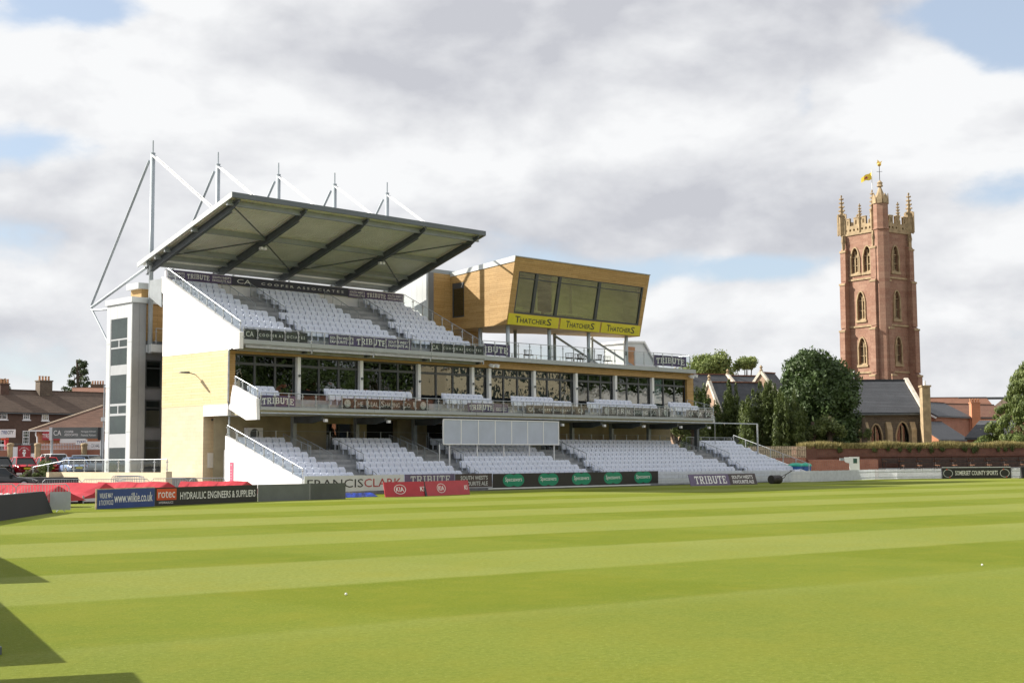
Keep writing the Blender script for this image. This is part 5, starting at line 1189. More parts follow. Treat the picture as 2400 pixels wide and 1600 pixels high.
# ================================================================== CARS
def car(label, c, head, col, L=4.0, W=1.74, H=1.47, kind='hatch', seed=0, detail=True):
    c = Vector(c); Fd = Vector(head).normalized(); Lf = Vector((-Fd.y, Fd.x, 0)); root = thing('parked_car', label, 'car', c, 'cars in the car park')
    T = lambda x, y, z: tuple(c + Fd * x + Lf * y + UZ * z)
    pm = paint('paint_' + str(len(WL)), col); w = W / 2; h2 = L / 2
    belt = H * .60; suv = kind == 'suv'; est = kind in ('suv', 'estate')
    st = [(-h2, .42, belt * .80, .80), (-h2 + .10, .26, belt * .97, .92), (-h2 + .45, .22, belt, .985), (0, .22, belt * .985, 1), (h2 - 1.35, .22, belt * .95, 1), (h2 - .95, .22, belt * .90, .985), (h2 - .3, .24, belt * .78, .94), (h2 - .05, .3, belt * .66, .84), (h2, .38, belt * .55, .74)]
    vs = []; fs = []
    for x, zb, zt, k in st:
        ww = w * k; ring = [(-ww * .9, zb), (-ww, zb + .14), (-ww * 1.0, (zb + zt) / 2 + .04), (-ww * .95, zt - .05), (-ww * .84, zt), (ww * .84, zt), (ww * .95, zt - .05), (ww, (zb + zt) / 2 + .04), (ww, zb + .14), (ww * .9, zb)]
        vs += [T(x, y, z) for y, z in ring]
    n = 10
    for i in range(len(st) - 1):
        for k in range(n): fs.append((i * n + k, i * n + (k + 1) % n, (i + 1) * n + (k + 1) % n, (i + 1) * n + k))
    fs.append(tuple(range(n))); fs.append(tuple(range((len(st) - 1) * n, len(st) * n))[::-1])
    body = MB().add(vs, fs).build('body', pm, root, True)
    # cabin
    rb, rf_ = (-h2 + (.12 if est else .22), h2 - 1.25); tb, tf = (-h2 + (.35 if est else .70), h2 - 2.05); wb, wt = w * .90, w * .70
    g = [(rb, wb, belt - .02), (rf_, wb * .98, belt - .07), (tf, wt, H - .06), (tb, wt, H - .07)]
    V = [T(x, y, z) for x, y, z in g] + [T(x, -y, z) for x, y, z in g]
    MB().add(V, [(0, 1, 2, 3), (7, 6, 5, 4), (1, 5, 6, 2), (0, 3, 7, 4), (3, 2, 6, 7)]).build('glass', carglass, root)
    mb = MB(); rt = [T(tb - .10, wt * 1.0, H - .085), T(tf + .05, wt * 1.0, H - .075), T(tf + .05, -wt, H - .075), T(tb - .10, -wt, H - .085)]; ru = [T(tb - .02, wt * .82, H), T(tf - .1, wt * .82, H - .01), T(tf - .1, -wt * .82, H - .01), T(tb - .02, -wt * .82, H)]
    mb.hexa(rt + ru)
    for s in (1, -1):
        for (x0, z0, x1, z1, t) in ((rf_, belt - .07, tf, H - .06, .07), (rb, belt - .02, tb, H - .07, .16 if not est else .12), ((rb + rf_) / 2 + .1, belt - .04, (tb + tf) / 2 + .15, H - .07, .08)):
            mb.bar(T(x0, s * wb * 1.0, z0), T(x1, s * wt * 1.01, z1), t, .05, tuple(Lf))
    mb.build('roof', pm, root)
    for x in (-h2 + .72, h2 - .78):
        for s in (1, -1):
            cc = Vector(T(x, s * (w - .09), .31)); ty = MB().tube(cc - Lf * .1, cc + Lf * .1, .31, None, 16).build('wheel', tyre, root); MB().tube(cc + Lf * s * .095, cc + Lf * s * .112, .20, .19, 12).build('rim', alloy, ty)
    for s in (1, -1):
        MB().hexa([T(-h2 - .005, s * w * .60, belt * .66), T(-h2 + .16, s * w * .945, belt * .66), T(-h2 + .22, s * w * .90, belt * .66), T(-h2 + .06, s * w * .58, belt * .66), T(-h2 + .01, s * w * .60, belt * .93), T(-h2 + .16, s * w * .95, belt * .93), T(-h2 + .22, s * w * .90, belt * .93), T(-h2 + .1, s * w * .58, belt * .93)]).build('tail_light', redb, root)
        MB().hexa([T(h2 - .02, s * w * .5, belt * .5), T(h2 - .2, s * w * .90, belt * .54), T(h2 - .3, s * w * .85, belt * .54), T(h2 - .1, s * w * .48, belt * .5), T(h2 - .08, s * w * .5, belt * .68), T(h2 - .28, s * w * .90, belt * .72), T(h2 - .35, s * w * .85, belt * .72), T(h2 - .14, s * w * .48, belt * .68)]).build('headlight', alum, root)
    if detail:
        MB().hexa([T(-h2 - .02, .26, .50), T(-h2 - .02, -.26, .50), T(-h2 + .02, -.26, .50), T(-h2 + .02, .26, .50), T(-h2 - .02, .26, .62), T(-h2 - .02, -.26, .62), T(-h2 + .02, -.26, .62), T(-h2 + .02, .26, .62)]).build('number_plate', yellow, root)
        MB().tube(T(-h2 - .01, 0, .80), T(-h2 + .04, 0, .80), .06, None, 10).build('badge', alloy, root)
        for s in (1, -1): MB().hexa([T(rf_ - .45, s * (w * .92), belt - .02), T(rf_ - .25, s * (w * .92), belt - .02), T(rf_ - .25, s * (w + .1), belt - .0), T(rf_ - .4, s * (w + .1), belt), T(rf_ - .45, s * (w * .92), belt + .12), T(rf_ - .25, s * (w * .92), belt + .12), T(rf_ - .25, s * (w + .1), belt + .1), T(rf_ - .4, s * (w + .1), belt + .1)]).build('wing_mirror', pm, root)
    return root
hd = FWD * .80 - RGT * .60
def carp(x, Z): p = px(x, 1100, Z); return (p.x, p.y, 1.0)
car('dark red hatchback with yellow number plate at the left of the car park', carp(45, 110), hd, (.55, .012, .03), 4.0, 1.75, 1.47)
car('bright red hatchback half hidden by the tall shrub', carp(101, 113), hd, (.62, .012, .02), 3.9, 1.7, 1.46)
car('white off-roader behind the two red cars', carp(118, 119), hd, (.75, .76, .77), 4.6, 1.85, 1.75, 'suv')
car('pale blue hatchback behind the glass balustrade', carp(166, 112), hd, (.20, .29, .48), 3.9, 1.7, 1.42)
car('silver blue estate car left of the stair tower', carp(226, 114), -hd * .2 + RGT * .9 + FWD * .5, (.22, .27, .33), 4.5, 1.8, 1.6, 'estate')
car('black saloon with sloping bonnet behind the red cover at the left', (*carp(4, 90)[:2], .3), RGT * .95 + FWD * .25, (.012, .013, .014), 4.5, 1.78, 1.42)
car('black car partly cut off by the left edge of the car park', carp(-14, 108), hd, (.015, .016, .018), 4.2, 1.78, 1.5)

# ================================================================== LEFT FOREGROUND OF THE STAND
# stone plinth with glass balustrade
pl = thing('terrace_wall', 'low pale stone terrace wall with glass balustrade in front of the stair tower', 'wall', (-2.4, 19, 0))
PU = -2.4
MB().box(PU, PU + .3, 12.3, 25.6, -.02, 1.34).build('plinth', stone, pl); MB().box(PU - .06, PU + .36, 11.75, 12.29, -.02, 1.40).build('pier', stone, pl); MB().box(PU - .9, PU + .3, 25.61, 26.0, -.02, 1.34).build('plinth', stone, pl)
MB().box(PU + .31, -.05, 12.3, 27, .2, 1.0).build('terrace_floor', conc, pl)
glassrail(pl, (PU + .15, 12.0, 1.36), (PU + .15, 25.6, 1.36), .80, 1.5)
glassrail(pl, (PU + .15, 25.6, 1.36), (PU - .9, 28.0, .95), .75, 1.4, glass=False)
# crowd barriers
def barrier(lab, a, b, h=1.05, z0=None, grp='steel crowd barriers', mat=steel):
    a, b = Vector(a), Vector(b); root = thing('crowd_barrier', lab, 'barrier', (a + b) / 2, grp); d = (b - a); u = d.normalized(); n = max(4, int(d.length / .14)); mb = MB()
    mb.path([a + UZ * .18, a + UZ * (h - .15), a + u * .15 + UZ * h, b - u * .15 + UZ * h, b + UZ * (h - .15), b + UZ * .18, a + UZ * .18], .02, 6); mb.build('frame', mat, root); mb = MB()
    for i in range(1, n): p = a + d * (i / n); mb.tube(p + UZ * .18, p + UZ * h, .009, None, 4)
    o = mb.build('bars', mat, root); o['kind'] = 'stuff'; nn = u.cross(UZ)
    for t in (.15, .85): p = a + d * t; MB().path([p + nn * .3 + UZ * .02, p + UZ * .18, p - nn * .3 + UZ * .02], .018, 5).build('foot', mat, root)
for x0, x1, yy, Z, lab in ((100, 190, 1123, 84, 'left barrier of the row in front of the pale stone plinth'), (192, 277, 1123, 83.5, 'middle barrier of the row in front of the pale stone plinth'), (280, 350, 1122, 83, 'right barrier of the row in front of the pale stone plinth'), (354, 440, 1121, 82, 'barrier in front of the sunlit stone corner of the stand'), (445, 528, 1120, 81, 'barrier beside the dark notice boards of the stand')):
    a, b = px(x0, yy, Z), px(x1, yy, Z); a.z -= 1.05; b.z = a.z; barrier(lab, a, b)
for k, lb in enumerate(('nearest', 'second', 'third', 'rearmost')): a, b = px(262 + k * 5, 1114 + k * .6, 86 + .3 * k), px(328 + k * 4, 1116, 85 + .3 * k); a.z -= 1.05; b.z = a.z; barrier(lb + ' of the four barriers stacked together by the stone plinth', a, b, grp='stacked barriers by the plinth')
a, b = px(-30, 1135, 56), px(38, 1134, 56); a.z = b.z = 0; barrier('barrier above the black sight screen at the left edge', a, b, zat(1134, 20, 56))
a, b = px(38, 1134, 57), px(162, 1134, 56.2); a.z = b.z = 0; barrier('barrier with a grey metal sheet right of the black sight screen', a, b, zat(1134, 100, 56.5))
a, b = px(116, 1192, 56), px(165, 1192, 56); MB().prism([(a.x, a.y, .1), (b.x, b.y, .1), (b.x, b.y, zat(1152, 140, 56)), (a.x, a.y, zat(1152, 140, 56))], FWD * .02).solo('metal_sheet', plain('sheet_grey', (.42, .44, .45), .5, .08), 'grey metal sheet hung on the barrier beside the black sight screen', 'sheet')
ironrail('dark iron fence behind the red cover at the left edge', -20, 64, 1121, 1130, 92, steeld, .16)
# ================================================================== BRICK WALL, BENCHES, NOTICE BOARD
wa, wb = px(1893, 1050, 126), px(2470, 1050, 136); wa.z = wb.z = 0; wd = (wb - wa).normalized(); wn = wd.cross(UZ); WT = zat(1047, 1900, 126)
bw = thing('brick_wall', 'long dark red brick boundary wall overgrown with dry grass', 'wall', (wa + wb) / 2)
LW = (wb - wa).length
def wp(t, off, z): p = wa + wd * t + wn * off; return (p.x, p.y, z)
MB().hexa([wp(0, 0, -.05), wp(LW, 0, -.05), wp(LW, -.5, -.05), wp(0, -.5, -.05), wp(0, 0, WT), wp(LW, 0, WT), wp(LW, -.5, WT), wp(0, -.5, WT)]).build('wall_face', brickw, bw)
MB().hexa([wp(-1.3, .12, -.05), wp(.9, .12, -.05), wp(.9, -.6, -.05), wp(-1.3, -.6, -.05), wp(-1.3, .12, WT + .02), wp(.9, .12, WT + .02), wp(.9, -.6, WT + .02), wp(-1.3, -.6, WT + .02)]).build('pier', brickw, bw)
MB().hexa([wp(-.2, .5, -.04), wp(7.3, .5, -.04), wp(7.3, .01, -.04), wp(-.2, .01, -.04), wp(-.2, .42, 1.75), wp(7.3, .42, 1.75), wp(7.3, .01, 1.8), wp(-.2, .01, 1.8)]).build('wall_footing', brick, bw)
MB().bar(wp(0, .07, WT - .9), wp(LW, .07, WT - .9), .12, .08).build('string_course', brickw, bw)
# earth bank and rough grass on top
rng = np.random.default_rng(77); n = 15000; t = rng.random(n) * (LW + 1) - .5; hgt = .20 + .28 * (np.sin(t * .9) * .5 + .5) * rng.random(n) + .22 * rng.random(n)
off = .15 - rng.random(n) * 1.3; zb = WT + .02 - np.clip(off, 0, 1) * 0.5
base = np.array([wa.x, wa.y]) + t[:, None] * np.array([wd.x, wd.y]) + off[:, None] * np.array([wn.x, wn.y])
lean = rng.normal(size=(n, 2)) * .12 + np.array([wn.x, wn.y]) * (.10 * rng.random(n))[:, None]; ww = .03 + .035 * rng.random(n); an = rng.random(n) * math.pi
dx = np.stack([np.cos(an) * ww, np.sin(an) * ww], 1)
V = np.zeros((n, 3, 3)); V[:, 0, :2] = base - dx; V[:, 1, :2] = base + dx; V[:, 2, :2] = base + lean; V[:, 0, 2] = V[:, 1, 2] = zb - .12; V[:, 2, 2] = zb + hgt
me = bpy.data.meshes.new('wall_grass'); me.from_pydata(V.reshape(-1, 3).tolist(), [], [(3 * i, 3 * i + 1, 3 * i + 2) for i in range(n)]); me.update()
o = link('wall_grass', me, bw, (0, 0, 0), leaf_dry); o['kind'] = 'stuff'
MB().hexa([wp(0, -.5, -.05), wp(LW, -.5, -.05), wp(LW, -25, -.05), wp(0, -25, -.05), wp(0, -.5, WT - .05), wp(LW, -.5, WT - .05), wp(LW, -25, WT - .3), wp(0, -25, WT - .3)]).build('earth_bank', earth, bw)
cl = [(wp(rng.random() * LW, .08, WT - .15 - .2 * rng.random()), (.28 + .3 * rng.random(), .15, .25 + .15 * rng.random()), 1) for k in range(22)]
o = link('hanging_ivy', leafcloud(rng, cl, 5200, .07, shell=.1), bw, (0, 0, 0), leaf_bush); o['kind'] = 'stuff'
# stepped footing for the benches
mb = MB(); mb.hexa([wp(7.4, .02, -.02), wp(LW, .02, -.02), wp(LW, 3.2, -.02), wp(7.4, 3.2, -.02), wp(7.4, .02, .55), wp(LW, .02, .55), wp(LW, 3.2, .55), wp(7.4, 3.2, .55)]); struct('bench_terrace', mb.mesh('bench_terrace'), conc)
mb = MB(); mb.hexa([wp(7.4, .03, .551), wp(LW, .03, .551), wp(LW, 1.5, .551), wp(7.4, 1.5, .551), wp(7.4, .03, .95), wp(LW, .03, .95), wp(LW, 1.5, .95), wp(7.4, 1.5, .95)]); struct('bench_step', mb.mesh('bench_step'), conc)
ORD = ['first', 'second', 'third', 'fourth', 'fifth', 'sixth', 'seventh', 'eighth', 'ninth', 'tenth']
BM = {}
def bench(lab, t, off, z, W=1.75):
    p = Vector(wp(t, off, z)); root = thing('bench', lab, 'bench', p, 'dark benches along the brick wall'); R = wd; N = wn
    q = lambda a, b, zz: p + R * a + N * b + UZ * zz
    for k in range(3): MB().bar(q(-W / 2, .08 + .16 * k, .43), q(W / 2, .08 + .16 * k, .43), .13, .035).build('seat_slat', benchm, root)
    for k in range(3): MB().bar(q(-W / 2, -.05 - .03 * k, .56 + .15 * k), q(W / 2, -.05 - .03 * k, .56 + .15 * k), .03, .11).build('back_slat', benchm, root)
    for s in (-1, 1):
        MB().bar(q(s * W / 2, .44, 0), q(s * W / 2, .44, .62), .07, .07, tuple(N)).build('leg', benchm, root); MB().bar(q(s * W / 2, -.0, 0), q(s * W / 2, -.12, .92), .07, .07, tuple(N)).build('leg', benchm, root)
        MB().bar(q(s * W / 2, -.06, .64), q(s * W / 2, .50, .64), .09, .04).build('arm_rest', bencho, root)
for k in range(9): bench('%s bench from the notice board in the back row by the brick wall' % ORD[k], 8.7 + 1.98 * k, .45, .95)
for k in range(8): bench('%s bench from the notice board in the front row by the brick wall' % ORD[k], 9.5 + 1.98 * k, 2.1, .55)
# notice board
Z = 122; root = thing('notice_board', 'white notice board with rounded foot and green picture by the brick wall', 'notice board', ph(2005, 1090, Z, 0))
a, b = px(1991, 1100, Z), px(2015, 1100, Z); zt = zat(1070, 2000, Z); pts = [(0, 1), (0, .5), (.06, .25), (.2, .06), (.35, 0), (1, 0), (1, 1)]; w = (b - a).length; z0 = a.z - .5
MB().prism([a + RGT * w * s + UZ * (z0 - a.z + (zt - z0) * t) for s, t in pts], FWD * .08).build('board', alum, root)
c = px(1979, 1083, Z); MB().prism([c + RGT * x + UZ * y for x, y in ((0, .45), (.02, .1), (.15, -.02), (.46, -.08), (.46, .45))], FWD * .06).build('side_leaf', alum, root)
frontpanel(root, 2000, 2009, 1074, 1085, Z - .02, plain('picture_green', (.03, .10, .07), .5, .4, 6), 'picture', .02); frontpanel(root, 1969, 1979, 1073, 1079, Z, steelg, 'letter_box', .2)
for x in (1993, 2013): p = px(x, 1095, Z + .1); MB().box(p.x - .04, p.x + .04, p.y - .04, p.y + .04, 0, z0 + .5).build('post', alum, root)
# bins at the end of the terrace
for x, lab, s in ((1866, 'blue bin with pale green lid at the right end of the stand', .62), (1889, 'blue bin with dark green lid next to the brick pier', .45)):
    p = px(x, 1100, 119); root = thing('litter_bin', lab, 'bin', (p.x, p.y, 0)); zt = zat(1092, x, 119)
    MB().lathe([(s * .8, 0), (s, zt - .15), (s, zt)], (p.x, p.y, 0), 16).build('body', binb, root); MB().lathe([(s + .05, 0), (s + .06, .1), (s * .8, .24), (.1, .3)], (p.x, p.y, zt), 16).build('lid', bing, root)
# bare wooden pale fence left of the pier
a, b = px(1755, 1070, 123.5), px(1888, 1070, 124.5); zt = zat(1045, 1850, 124); a.z = b.z = zat(1072, 1850, 124)
root = thing('wooden_fence', 'bare wooden pale fence between the stand end and brick pier', 'fence', (a + b) / 2); d = b - a; n = 32; u = d.normalized(); nn = u.cross(UZ)
for z in (.2, .75): MB().bar(a + UZ * z - nn * .04, b + UZ * z - nn * .04, .04, .09).build('rail', wood, root)
pm = MB().bar((0, 0, 0), (0, 0, zt - a.z), .1, .025, (nn.x, nn.y, nn.z)).mesh('pale'); pm.materials.append(wood)
for i in range(n + 1): link('pale', pm, root, a + d * (i / n))
MB().prism([(a.x, a.y, -.05), (b.x, b.y, -.05), (b.x, b.y, a.z - .02), (a.x, a.y, a.z - .02)], FWD * .4).solo('low_brick_wall', brick, 'low brick wall under the bare wooden fence', 'wall')

# ================================================================== CHURCH
def arch(w, h, x0, z0, n=6):
    """pointed window outline, base at (x0,z0), width w, full height h"""
    s = h - w * .95; pts = [(x0, z0), (x0 + w, z0)]
    for i in range(n + 1): a = i / n; pts.append((x0 + w - w * .5 * a ** 1.0 * (1 if 1 else 1) * (a * .45 + .55), z0 + s + (h - s) * math.sin(a * math.pi / 2)))
    for i in range(n - 1, -1, -1): a = i / n; pts.append((x0 + w * .5 * a * (a * .45 + .55), z0 + s + (h - s) * math.sin(a * math.pi / 2)))
    return pts
CH = thing('church', 'red sandstone church with tall pinnacled tower, flag and slate roofed aisle', 'church', cw(46, 172, 0))
TZc = 172; TW = 6.0; C0 = cw((2066 - 1200) / F_PX * TZc * 1.005, TZc, 0)
aL = R_(55); DLx = (-RGT * math.cos(aL) + FWD * math.sin(aL)); DRx = (RGT * math.sin(aL) + FWD * math.cos(aL))
NL = -DRx; NR = -DLx
zT = lambda y, x=2066: zat(y, x, TZc)
lev = [0, zT(872), zT(762), zT(650), zT(541), zT(516)]
def tp(a, b, z): p = C0 + DLx * a + DRx * b; return Vector((p.x, p.y, z))
mb = MB(); H0, H1 = -.1, lev[4]
winL = [arch(1.45, zT(571) - zT(634), TW - 2.95, zT(634)), arch(1.45, zT(571) - zT(634), TW - 5.05, zT(634)), arch(1.45, zT(677) - zT(746), TW - 3.95, zT(746)), arch(1.45, zT(786) - zT(852), TW - 3.9, zT(852))]
# left (sunlit) face runs from the near corner away to the left; u measured from the far left edge
OL = tp(TW, 0, 0); RL = -DLx; OR = tp(0, 0, 0); RR = DRx
wl = [[(TW - x - (0), z) for x, z in w] for w in winL]
holesL = [arch(1.45, zT(571) - zT(634), 1.35, zT(634)), arch(1.45, zT(571) - zT(634), 3.35, zT(634)), arch(1.35, zT(677) - zT(746), 2.15, zT(746)), arch(1.35, zT(786) - zT(852), 2.2, zT(852))]
holesR = [arch(1.35, zT(571) - zT(634), 2.3, zT(634)), arch(1.25, zT(677) - zT(746), 2.4, zT(746)), arch(1.25, zT(786) - zT(852), 2.45, zT(852))]
mb.holes(OL, RL, UZ, [(0, H0), (TW, H0), (TW, H1), (0, H1)], holesL, -NL * .55)
mb.holes(OR, RR, UZ, [(0, H0), (TW, H0), (TW, H1), (0, H1)], holesR, -NR * .55)
for a, b in (((TW, 0), (TW, TW)), ((TW, TW), (0, TW))): mb.quad(tp(*a, H0), tp(*b, H0), tp(*b, H1), tp(*a, H1))
mb.quad(tp(0, 0, H1), tp(TW, 0, H1), tp(TW, TW, H1), tp(0, TW, H1))
tw_ = mb.build('tower', redstone, CH)
def tracery(O, R, N, hole):
    x0, x1 = hole[0][0], hole[1][0]; z0 = hole[0][1]; zt = max(p[1] for p in hole); w = x1 - x0; O = Vector(O)
    P = lambda x, z, d: O + R * x + UZ * z - N * d
    back = MB().quad(*[P(x, z, .5) for x, z in hole]).build('louvre_back', louvre, tw_)
    mb = MB()
    # hood mould following the arch
    for (xa, za), (xb, zb) in zip(hole[1:], hole[2:] + hole[:1]): mb.bar(P(xa, za, -.03), P(xb, zb, -.03), .16, .2, tuple(N))
    mb.bar(P(x0 - .2, z0 - .1, -.06), P(x1 + .2, z0 - .1, -.06), .3, .2, tuple(N))
    mb.add([P(x0, z0, .0), P(x1, z0, .0), P(x1, z0 + .45, .5), P(x0, z0 + .45, .5)], [(0, 1, 2, 3)])
    for f in ((.34, .66) if w > 1.4 else (.5,)): mb.bar(P(x0 + w * f, z0 + .2, .28), P(x0 + w * f, zt - (.45 if w > 1.4 else .55), .28), .13, .16, tuple(N))
    zs = zt - w * .85
    mb.bar(P(x0, zs, .28), P(x1, zs, .28), .12, .1, tuple(N)); mb.bar(P(x0, (z0 + zs) / 2, .29), P(x1, (z0 + zs) / 2, .29), .1, .08, tuple(N))
    mb.bar(P(x0 + w * .5, zs, .27), P(x0 + w * .28, zt - w * .32, .27), .09, .1, tuple(N)); mb.bar(P(x0 + w * .5, zs, .27), P(x0 + w * .72, zt - w * .32, .27), .09, .1, tuple(N))
    mb.build('window_tracery', hamstone, tw_); mb = MB(); k = 0; z = z0 + .5
    while z < zs - .1: mb.bar(P(x0 + .04, z, .40), P(x1 - .04, z + .0, .40), .05, .10, tuple(N)); z += .26
    mb.build('louvre_slats', hamstone, tw_)
for h in holesL: tracery(OL, RL, NL, h)
for h in holesR: tracery(OR, RR, NR, h)
# string courses
for z in lev[1:5]:
    mb = MB(); e = .14; q = [tp(-e, -e, z), tp(TW + e, -e, z), tp(TW + e, TW + e, z), tp(-e, TW + e, z)]
    mb.prism(q, (0, 0, .22)); mb.build('string_course', hamstone, tw_)
# set-back buttresses: two at each visible corner, stepping in with each stage
def buttress(a, b, along, out, name='buttress'):
    """a,b tower coords of root; along = 'L' or 'R' face normal"""
    N = NL if out == 'L' else NR; T = DLx if out == 'L' else DRx
    for k in range(4):
        z0, z1 = lev[k] - (.1 if k == 0 else 0), lev[k + 1]; d = (1.35, 1.1, .85, .6)[k]; zt = z1 if k < 3 else lev[3] + (lev[4] - lev[3]) * .72
        c = tp(a, b, 0); q = [c - T * .42, c + T * .42, c + T * .42 + N * d, c - T * .42 + N * d]
        mb = MB(); mb.hexa([(p.x, p.y, z0) for p in q] + [(p.x, p.y, zt - .35) for p in q]); q2 = [q[0], q[1], q[1] + N * d * .6, q[0] + N * d * .6]
        mb.hexa([(p.x, p.y, zt - .352) for p in q] + [(p.x, p.y, zt) for p in q2]); mb.build(name, redstone, tw_)
        m = c + N * (d - .02); mb = MB(); mb.bar((m - T * .5 + UZ * (zt - .40)), (m + T * .5 + UZ * (zt - .40)), .24, .18, tuple(N)); mb.build('buttress_cap', hamstone, tw_)
        if k == 3: pinn((c + N * .38), zt - .25, 2.0, .26)
def pinn(p, z, h, r, mat=None):
    mb = MB(); p = Vector((p.x, p.y, 0)); base = h * .46
    for s in range(1): mb.lathe([(r, 0), (r, base), (r * 1.25, base + .03), (r * 1.25, base + .12), (r * .75, base + .16), (r * .12, h * .93), (r * .35, h * .95), (r * .3, h * .99), (.02, h)], (p.x, p.y, z), 4)
    n = 5
    for i in range(n):
        t = i / n; zz = z + base + .2 + (h * .5 - .1) * t; rr = r * .75 * (1 - t * .8) + .05
        for k in range(4): a = k * math.pi / 2; k_ = r * .28; mb.box(p.x + math.cos(a) * rr - k_, p.x + math.cos(a) * rr + k_, p.y + math.sin(a) * rr - k_, p.y + math.sin(a) * rr + k_, zz, zz + .16)
    return mb.build('pinnacle', mat or hamstone, tw_)
buttress(TW - .5, 0, 'L', 'L'); buttress(.55, 0, 'L', 'L'); buttress(0, .55, 'R', 'R'); buttress(0, TW - .5, 'R', 'R')
# pierced battlements: quatrefoil band and merlons with slits
zb = lev[4] + .22; zm = zb + 1.0
for O, R, N, in ((OL, RL, NL), (OR, RR, NR), (tp(TW, TW, 0), DLx * -1 * -1, None), ):
    if N is None: continue
    O = Vector(O); mb = MB(); circ = lambda cx, cz, r: [(cx + r * math.cos(2 * math.pi * i / 8), cz + r * math.sin(2 * math.pi * i / 8)) for i in range(8)]
    hs = [circ(.75 + .64 * k + (.0 if k < 4 else .05), zb + .45, .17) for k in range(8)]
    P0 = O + N * .05
    mb.holes(P0, R, UZ, [(0, zb), (TW, zb), (TW, zm), (0, zm)], hs, -N * .25); mb.quad(*[P0 + R * x + UZ * z - N * .25 for x, z in ((0, zb), (0, zm), (TW, zm), (TW, zb))])
    pr_ = mb.build('parapet', hamstone, tw_)
    for a, b in ((.35, 1.35), (2.0, 2.75), (3.2, 4.0), (4.7, 5.7)):
        mb = MB(); mb.holes(P0, R, UZ, [(a, zm), (b, zm), (b, zm + .95), (a, zm + .95)], [[(a + .25, zm + .15), (a + .38, zm + .15), (a + .38, zm + .7), (a + .25, zm + .7)], [(b - .38, zm + .15), (b - .25, zm + .15), (b - .25, zm + .7), (b - .38, zm + .7)]], -N * .25)
        q = [P0 + R * a + UZ * (zm + .95), P0 + R * b + UZ * (zm + .95)]; mb.hexa([q[0] + N * .05, q[1] + N * .05, q[1] - N * .3, q[0] - N * .3] + [p + UZ * .1 for p in (q[0] + N * .05, q[1] + N * .05, q[1] - N * .3, q[0] - N * .3)])
        mb.quad(*[P0 + R * x + UZ * z - N * .25 for x, z in ((a, zm), (b, zm), (b, zm + .95), (a, zm + .95))]); mb.build('merlon', hamstone, pr_)
for e in ((TW, TW, -1), (0, TW, -1)):
    pass
mb = MB()
for a0, b0, a1, b1 in ((TW, 0, TW, TW), (TW, TW, 0, TW)):
    p, q = tp(a0, b0, 0), tp(a1, b1, 0)
    for k in range(5): s, t = p + (q - p) * (k / 5 + .03), p + (q - p) * (k / 5 + .15); mb.bar(Vector((s.x, s.y, zm + .4)), Vector((t.x, t.y, zm + .4)), .25, 1.0)
    mb.bar(Vector((p.x, p.y, zb + .5)), Vector((q.x, q.y, zb + .5)), .25, 1.0)
mb.build('rear_parapet', hamstone, tw_)
zp = zb
for a, b, h, r in ((TW, 0, zT(440) - zb, .42), (0, TW, zT(440) - zb, .42), (TW, TW, zT(455) - zb, .42), (TW / 2, 0, zT(468) - zb, .24), (0, TW / 2 + .8, zT(466) - zb, .24), (TW, TW / 2, zT(480) - zb, .22), (.9, 0, zT(442) - zb, .36)):
    p = tp(a, b, 0); pinn(p, zp, h, r)
    if r > .38:
        mb = MB()
        for s1, s2 in ((1, 0), (-1, 0), (0, 1), (0, -1)): q = p + DLx * s1 * .68 + DRx * s2 * .68; mb.box(q.x - .08, q.x + .08, q.y - .08, q.y + .08, zp, zp + 2.7); mb.bar(Vector((q.x, q.y, zp + 2.45)), Vector((p.x, p.y, zp + 2.6)), .1, .2)
        mb.build('pinnacle_cage', hamstone, tw_)
# stair turret with spirelet at the near corner
c = tp(-.1, .35, 0); zs0, zs1, zs2 = -.05, zT(478), zT(424)
MB().lathe([(.95, 0), (.95, zT(540) - zs0), (1.08, zT(538) - zs0), (1.08, zT(536) - zs0), (.95, zT(535) - zs0), (.95, zs1 - zs0), (1.05, zs1 - zs0 + .1), (.9, zs1 - zs0 + .2)], (c.x, c.y, zs0), 8).build('stair_turret', redstone, tw_)
MB().lathe([(.95, 0), (.16, zs2 - zs1 - .9), (.42, zs2 - zs1 - .8), (.3, zs2 - zs1 - .5), (.38, zs2 - zs1 - .35), (.05, zs2 - zs1)], (c.x, c.y, zs1 + .1), 8).build('spirelet', hamstone, tw_)
mb = MB()
for k in range(8): a = math.pi / 8 + k * math.pi / 4; mb.prism([(c.x + math.cos(a) * 1.0 + math.cos(a + math.pi / 2) * s * .33, c.y + math.sin(a) * 1.0 + math.sin(a + math.pi / 2) * s * .33, z) for s, z in ((-1, zs1), (1, zs1), (1, zs1 + .6), (0, zs1 + 1.3), (-1, zs1 + .6))], (-math.cos(a) * .1, -math.sin(a) * .1, 0))
mb.build('turret_gablets', hamstone, tw_)
vn = MB().tube((c.x, c.y, zs2), (c.x, c.y, zT(386)), .04, None, 6); vn.bar(Vector((c.x, c.y, zT(402))) - RGT * .35, Vector((c.x, c.y, zT(402))) + RGT * .35, .04, .04); vn = vn.build('weather_vane', iron, CH)
MB().sphere((c.x, c.y, zT(385)), .26, 8).build('gilt_ball', gold, vn); MB().prism([Vector((c.x, c.y, zT(383))) + RGT * x + UZ * z for x, z in ((-.35, 0), (.15, -.1), (.4, .35), (.1, .2), (-.2, .5), (-.25, .2))], FWD * .04).build('cockerel', gold, vn)
